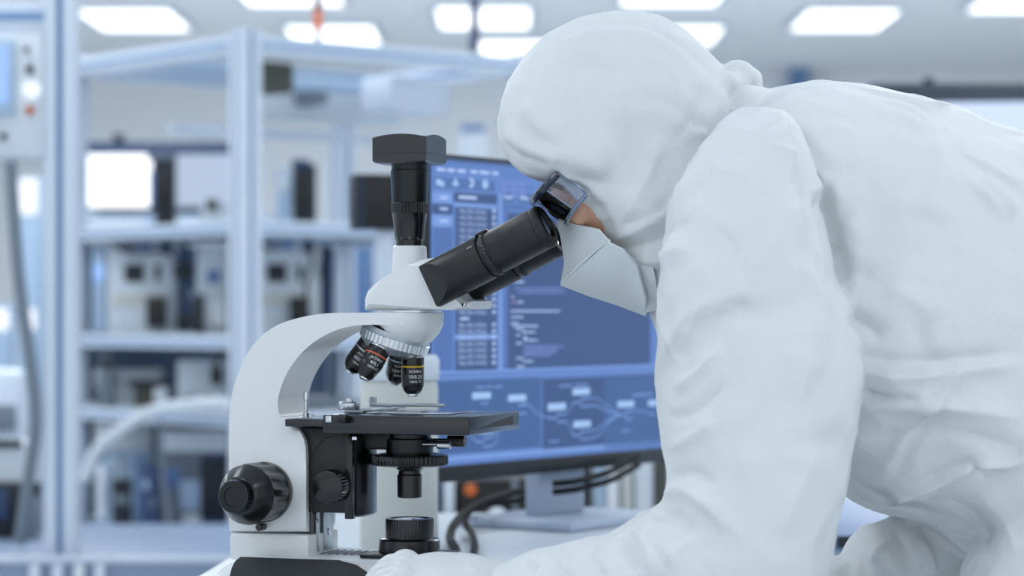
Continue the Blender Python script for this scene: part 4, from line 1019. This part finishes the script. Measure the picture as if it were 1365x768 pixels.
for i in range(n):
    p = Vector(co[i])
    w = noise.noise(p*5.0)*.012
    q = Vector((p.x*9+w*30, p.y*9, p.z*11+w*20))
    r1 = 1-abs(noise.noise(q))*2
    q2 = Vector((p.x*24+p.z*10, p.y*22, p.z*16-p.x*6+w*60))
    r2 = 1-abs(noise.noise(q2))*2
    nz[i] = .0026*max(0, r1)**2+.0014*max(0, r2)**3+w*.25
disp += nz
co += no*disp[:, None]
# rest on the table and the floor
tablez = TZ+.0015
on_t = (co[:, 0] < .40) & (co[:, 2] < tablez)
co[on_t, 2] = tablez
co[co[:, 2] < .002, 2] = .002
co -= np.array(PL)
suit.vertices.foreach_set('co', co.ravel()); suit.update()
suit.materials.clear(); suit.materials.append(M['suit'])
for p_ in suit.polygons: p_.use_smooth = True
o = bpy.data.objects.new('coverall', suit); COL.objects.link(o); o.parent = person
o['label'] = 'white hooded protective coverall'

# body inside the suit: one continuous skin mesh with the visible face
FD = HDp
face_sl = [(60, 770, 890, FD, .050), (120, 722, 945, FD, .070), (180, 706, 962, FD, .075), (222, 712, 958, FD, .075), (240, 722, 950, FD, .073), (254, 735, 945, FD, .070), (268, 742, 940, FD, .068), (286, 746, 932, FD, .066), (305, 756, 925, FD, .061), (330, 774, 920, FD, .052), (360, 806, 915, FD, .042), (385, 842, 905, FD, .03), (395, 856, 895, FD, .02)]
def inner(sl, k): return [tuple(s) for s in interp(sl)]
nosep = [P(756, 268, FD), P(757, 288, FD), P(764, 312, FD)]
bparts = [VS(interp(face_sl), 1, 2.15), HS(interp(torso), .82, 2.3), VS(interp(armN), .72), HS(interp(foreN), .66), VS(interp(armF), .72), HS(interp(foreF), .66),
          tube([P(900, 300, FD), P(930, 350, FD), P(985, 380, 2.36)], .055, 20), tube(nosep, lambda t: .006+.004*t, 14),
          ball(P(752, 247, FD-.03), .011, (1, 1.6, .8)), ball(P(752, 247, FD+.03), .011, (1, 1.6, .8)), ball(P(776, 280, FD-.046), .014), ball(P(776, 280, FD+.046), .014)]
for D in (2.24, 2.49): bparts += [VS(interp(leg(D)), .7), HS(interp(foot(D)), .66)]
body = union(bparts, .0035, 'body', 3)
bc = np.empty(len(body.vertices)*3); body.vertices.foreach_get('co', bc); bc = bc.reshape(-1, 3)-np.array(PL)
body.vertices.foreach_set('co', bc.ravel()); body.update()
body.materials.clear(); body.materials.append(M['skin'])
for p_ in body.polygons: p_.use_smooth = True
bo = bpy.data.objects.new('body', body); COL.objects.link(bo); bo.parent = person
for sgn in (-1, 1):
    e = obj('eye', ball(P(750, 263, FD+sgn*.033)-PL, .0100), M['print_white'], person)
    obj('eyelid', ball(P(754, 259, FD+sgn*.034)-PL, .0128, (1, 1.15, 1)), M['skin'], person)
    obj('iris', ball(P(743, 267, FD+sgn*.033)-PL, .0062, (1, 1, 1)), M['iris'], e)
    obj('eyebrow', tube([P(728, 246, FD+sgn*.012)-PL, P(734, 246, FD+sgn*.034)-PL, P(750, 251, FD+sgn*.056)-PL], .0020, 8), M['brow'], person)

# face mask: folded panels left and right of the midline
def sheet(rows, thick, sub=1, name='sheet'):
    b = bmesh.new(); V = [[b.verts.new(p) for p in r] for r in rows]
    for A, B in zip(V, V[1:]):
        for i in range(len(A)-1): b.faces.new((A[i], A[i+1], B[i+1], B[i]))
    if sub: bmesh.ops.subdivide_edges(b, edges=list(b.edges), cuts=sub, use_grid_fill=True, smooth=0)
    bmesh.ops.recalc_face_normals(b, faces=b.faces)
    bmesh.ops.solidify(b, geom=list(b.faces), thickness=thick)
    return b
mid = [(742, 294), (748, 322), (752, 350), (747, 378)]
mid2 = [(748, 378), (785, 392), (825, 405), (862, 419)]
def pv(x, y, d): return P(x, y, FD+d)-PL
rowsU, rowsL = [], []
near = [((797, 306), .070), ((802, 312), .071), ((808, 318), .072), ((812, 322), .073)]
for sgn in (-1,):
    pass
mask = bmesh.new()
def mside(sgn):
    up = []
    for (mx, my), ((cx, cy), cd) in zip(mid, near):
        up.append([pv(mx, my, 0), pv(mx+(cx-mx)*.30, my+(cy-my)*.30, sgn*.028), pv(mx+(cx-mx)*.62, my+(cy-my)*.62, sgn*.052), pv(cx, cy, sgn*(.078+.0034*(my-300)/26))])
    lo = []
    edge = [((812, 322), .088), ((832, 332), .096), ((850, 352), .092), ((862, 396), .070)]
    for i, ((mx, my), ((cx, cy), cd)) in enumerate(zip(mid2, edge)):
        bl = .012*math.sin(math.pi*i/3)
        lo.append([pv(mx, my, sgn*.002), pv(mx+(cx-mx)*.33, my+(cy-my)*.33, sgn*(.034+bl)), pv(mx+(cx-mx)*.66, my+(cy-my)*.66, sgn*(.062+bl)), pv(cx, cy, sgn*cd)])
    merge(mask, sheet(up, .0016, 2)); merge(mask, sheet(lo, .0022, 2))
mside(-1); mside(1)
mk = obj('face_mask', mask, M['mask_white'], person, deg=40)
mk['label'] = 'white folded face mask'
obj('fold_seam', tube([pv(749, 377, -.004), pv(768, 358, -.034), pv(790, 338, -.060), pv(812, 321, -.084)], .0018, 8), M['mask_white'], mk)
obj('side_pleat', sheet([[pv(838, 342, -.080), pv(846, 362, -.076), pv(852, 385, -.066), pv(858, 416, -.030)], [pv(870, 352, -.084), pv(874, 370, -.080), pv(877, 392, -.066), pv(874, 412, -.040)]], .0016, 2), M['mask_white'], mk)
# goggles: U-shaped visor seen from the side
Fw = Vector((-.70, 0, -.714)).normalized(); Dn = Vector((.76, 0, -.65)).normalized()
def gp(t, v):
    """t: -1..1 round the visor from the far temple to the near temple, v: 0 top 1 bottom"""
    a = t*math.pi*.5
    s = abs(t)
    fx = math.cos(a)**.55 if s < 1 else 0
    yv = math.copysign(abs(math.sin(a))**.75, t)
    top = P(743, 236, FD)
    base = top+Fw*(.030*fx+.002)
    return base+Dn*(.037*v*(1-.15*s))-Fw*(.003*v)+Vector((0, -yv*.078, 0))-PL
gog = obj('safety_goggles', tube([gp(-1+2*i/24, 0) for i in range(25)], .0036, 10, 2), M['navy'], person)
gog['label'] = 'clear safety goggles with dark blue rim'
obj('visor', sheet([[gp(-1+2*i/24, v) for i in range(25)] for v in (0.02, .35, .7, 1.)], .0009, 0), M['visor'], gog, deg=60)
obj('lower_rim', tube([gp(-1+2*i/24, 1.) for i in range(25)], .0022, 8, 2), M['visor_rim'] if 'visor_rim' in M else mat('visor_rim', (150, 168, 200), .12, coat=.6, trans=.6), gog)
for sgn in (-1, 1):
    obj('side_rim', tube([gp(sgn, 0), gp(sgn, .35)+Vector((.003, 0, 0)), gp(sgn, .7)+Vector((.003, 0, 0)), gp(sgn, 1)], .0012, 8, 4), M['visor_rim'], gog)
# cuffs
for pts_c, r_ in (((657, 800, 2.20), (.0285, .040)), ):
    pass
# gloved hands, five fingers each
def hand(root, fwd, up, side, s=1.):
    """fwd: to the fingertips, up: back of the hand, side: towards the thumb"""
    def q(a, b_, c): return root+fwd*(a*s)+up*(b_*s)+side*(c*s)
    ps = []
    sec = [(-.03, .024, .020, .0), (0, .028, .021, .002), (.03, .038, .021, .006), (.06, .042, .018, .006), (.085, .041, .015, .003)]
    ps.append(loft([ring(q(a, h_, 0), side, up, w*s, t*s, 28, 2.4) for a, w, t, h_ in sec]))
    L = [(.031, .040), (.011, .046), (-.011, .043), (-.031, .034)]
    for off, ln in L:
        p0 = (.072, .003, off); p1 = (.092+.2*ln, .004, off*1.06); p2 = (.092+.50*ln, -.014, off*1.08); p3 = (.092+.62*ln, -.034, off*1.06); p4 = (.086+.60*ln, -.050, off*1.04)
        ps.append(tube([q(*p) for p in (p0, p1, p2, p3, p4)], lambda t: (.0105-.0022*t)*s, 14, 5))
    ps.append(tube([q(.012, -.004, .024), q(.040, -.012, .048), (q(.066, -.020, .056)), q(.090, -.028, .056)], lambda t: (.013-.003*t)*s, 14, 5))
    for off, _ in L: ps.append(ball(q(.088, .0095, off*1.02), .0112*s))
    return ps
def make_glove(root, fwd, up, side, lb):
    me = union(hand(root, fwd.normalized(), up.normalized(), side.normalized()), .0017, 'glove', 5)
    c = np.empty(len(me.vertices)*3); me.vertices.foreach_get('co', c); c = c.reshape(-1, 3)
    for i in range(len(c)):
        p = Vector(c[i])*38
        c[i] += np.array(me.vertex_normals[i].vector)*(max(0, 1-abs(noise.noise(p))*2.2)**2*.0016)
    c[c[:, 2] < TZ+.001, 2] = TZ+.001
    c -= np.array(PL)
    me.vertices.foreach_set('co', c.ravel()); me.update()
    me.materials.clear(); me.materials.append(M['glove'])
    for p_ in me.polygons: p_.use_smooth = True
    g = bpy.data.objects.new('glove', me); COL.objects.link(g); g.parent = person; g['label'] = lb
make_glove(P(672, 788, 2.205), Vector((-1, .03, .10)), Vector((.10, -.12, 1)), Vector((0, 1, .12)), 'white glove resting at the microscope base')
make_glove(P(1000, 772, 2.45), Vector((-1, 0, -.05)), Vector((0, .05, 1)), Vector((0, -1, .05)), 'white glove lying on the table behind the near arm')
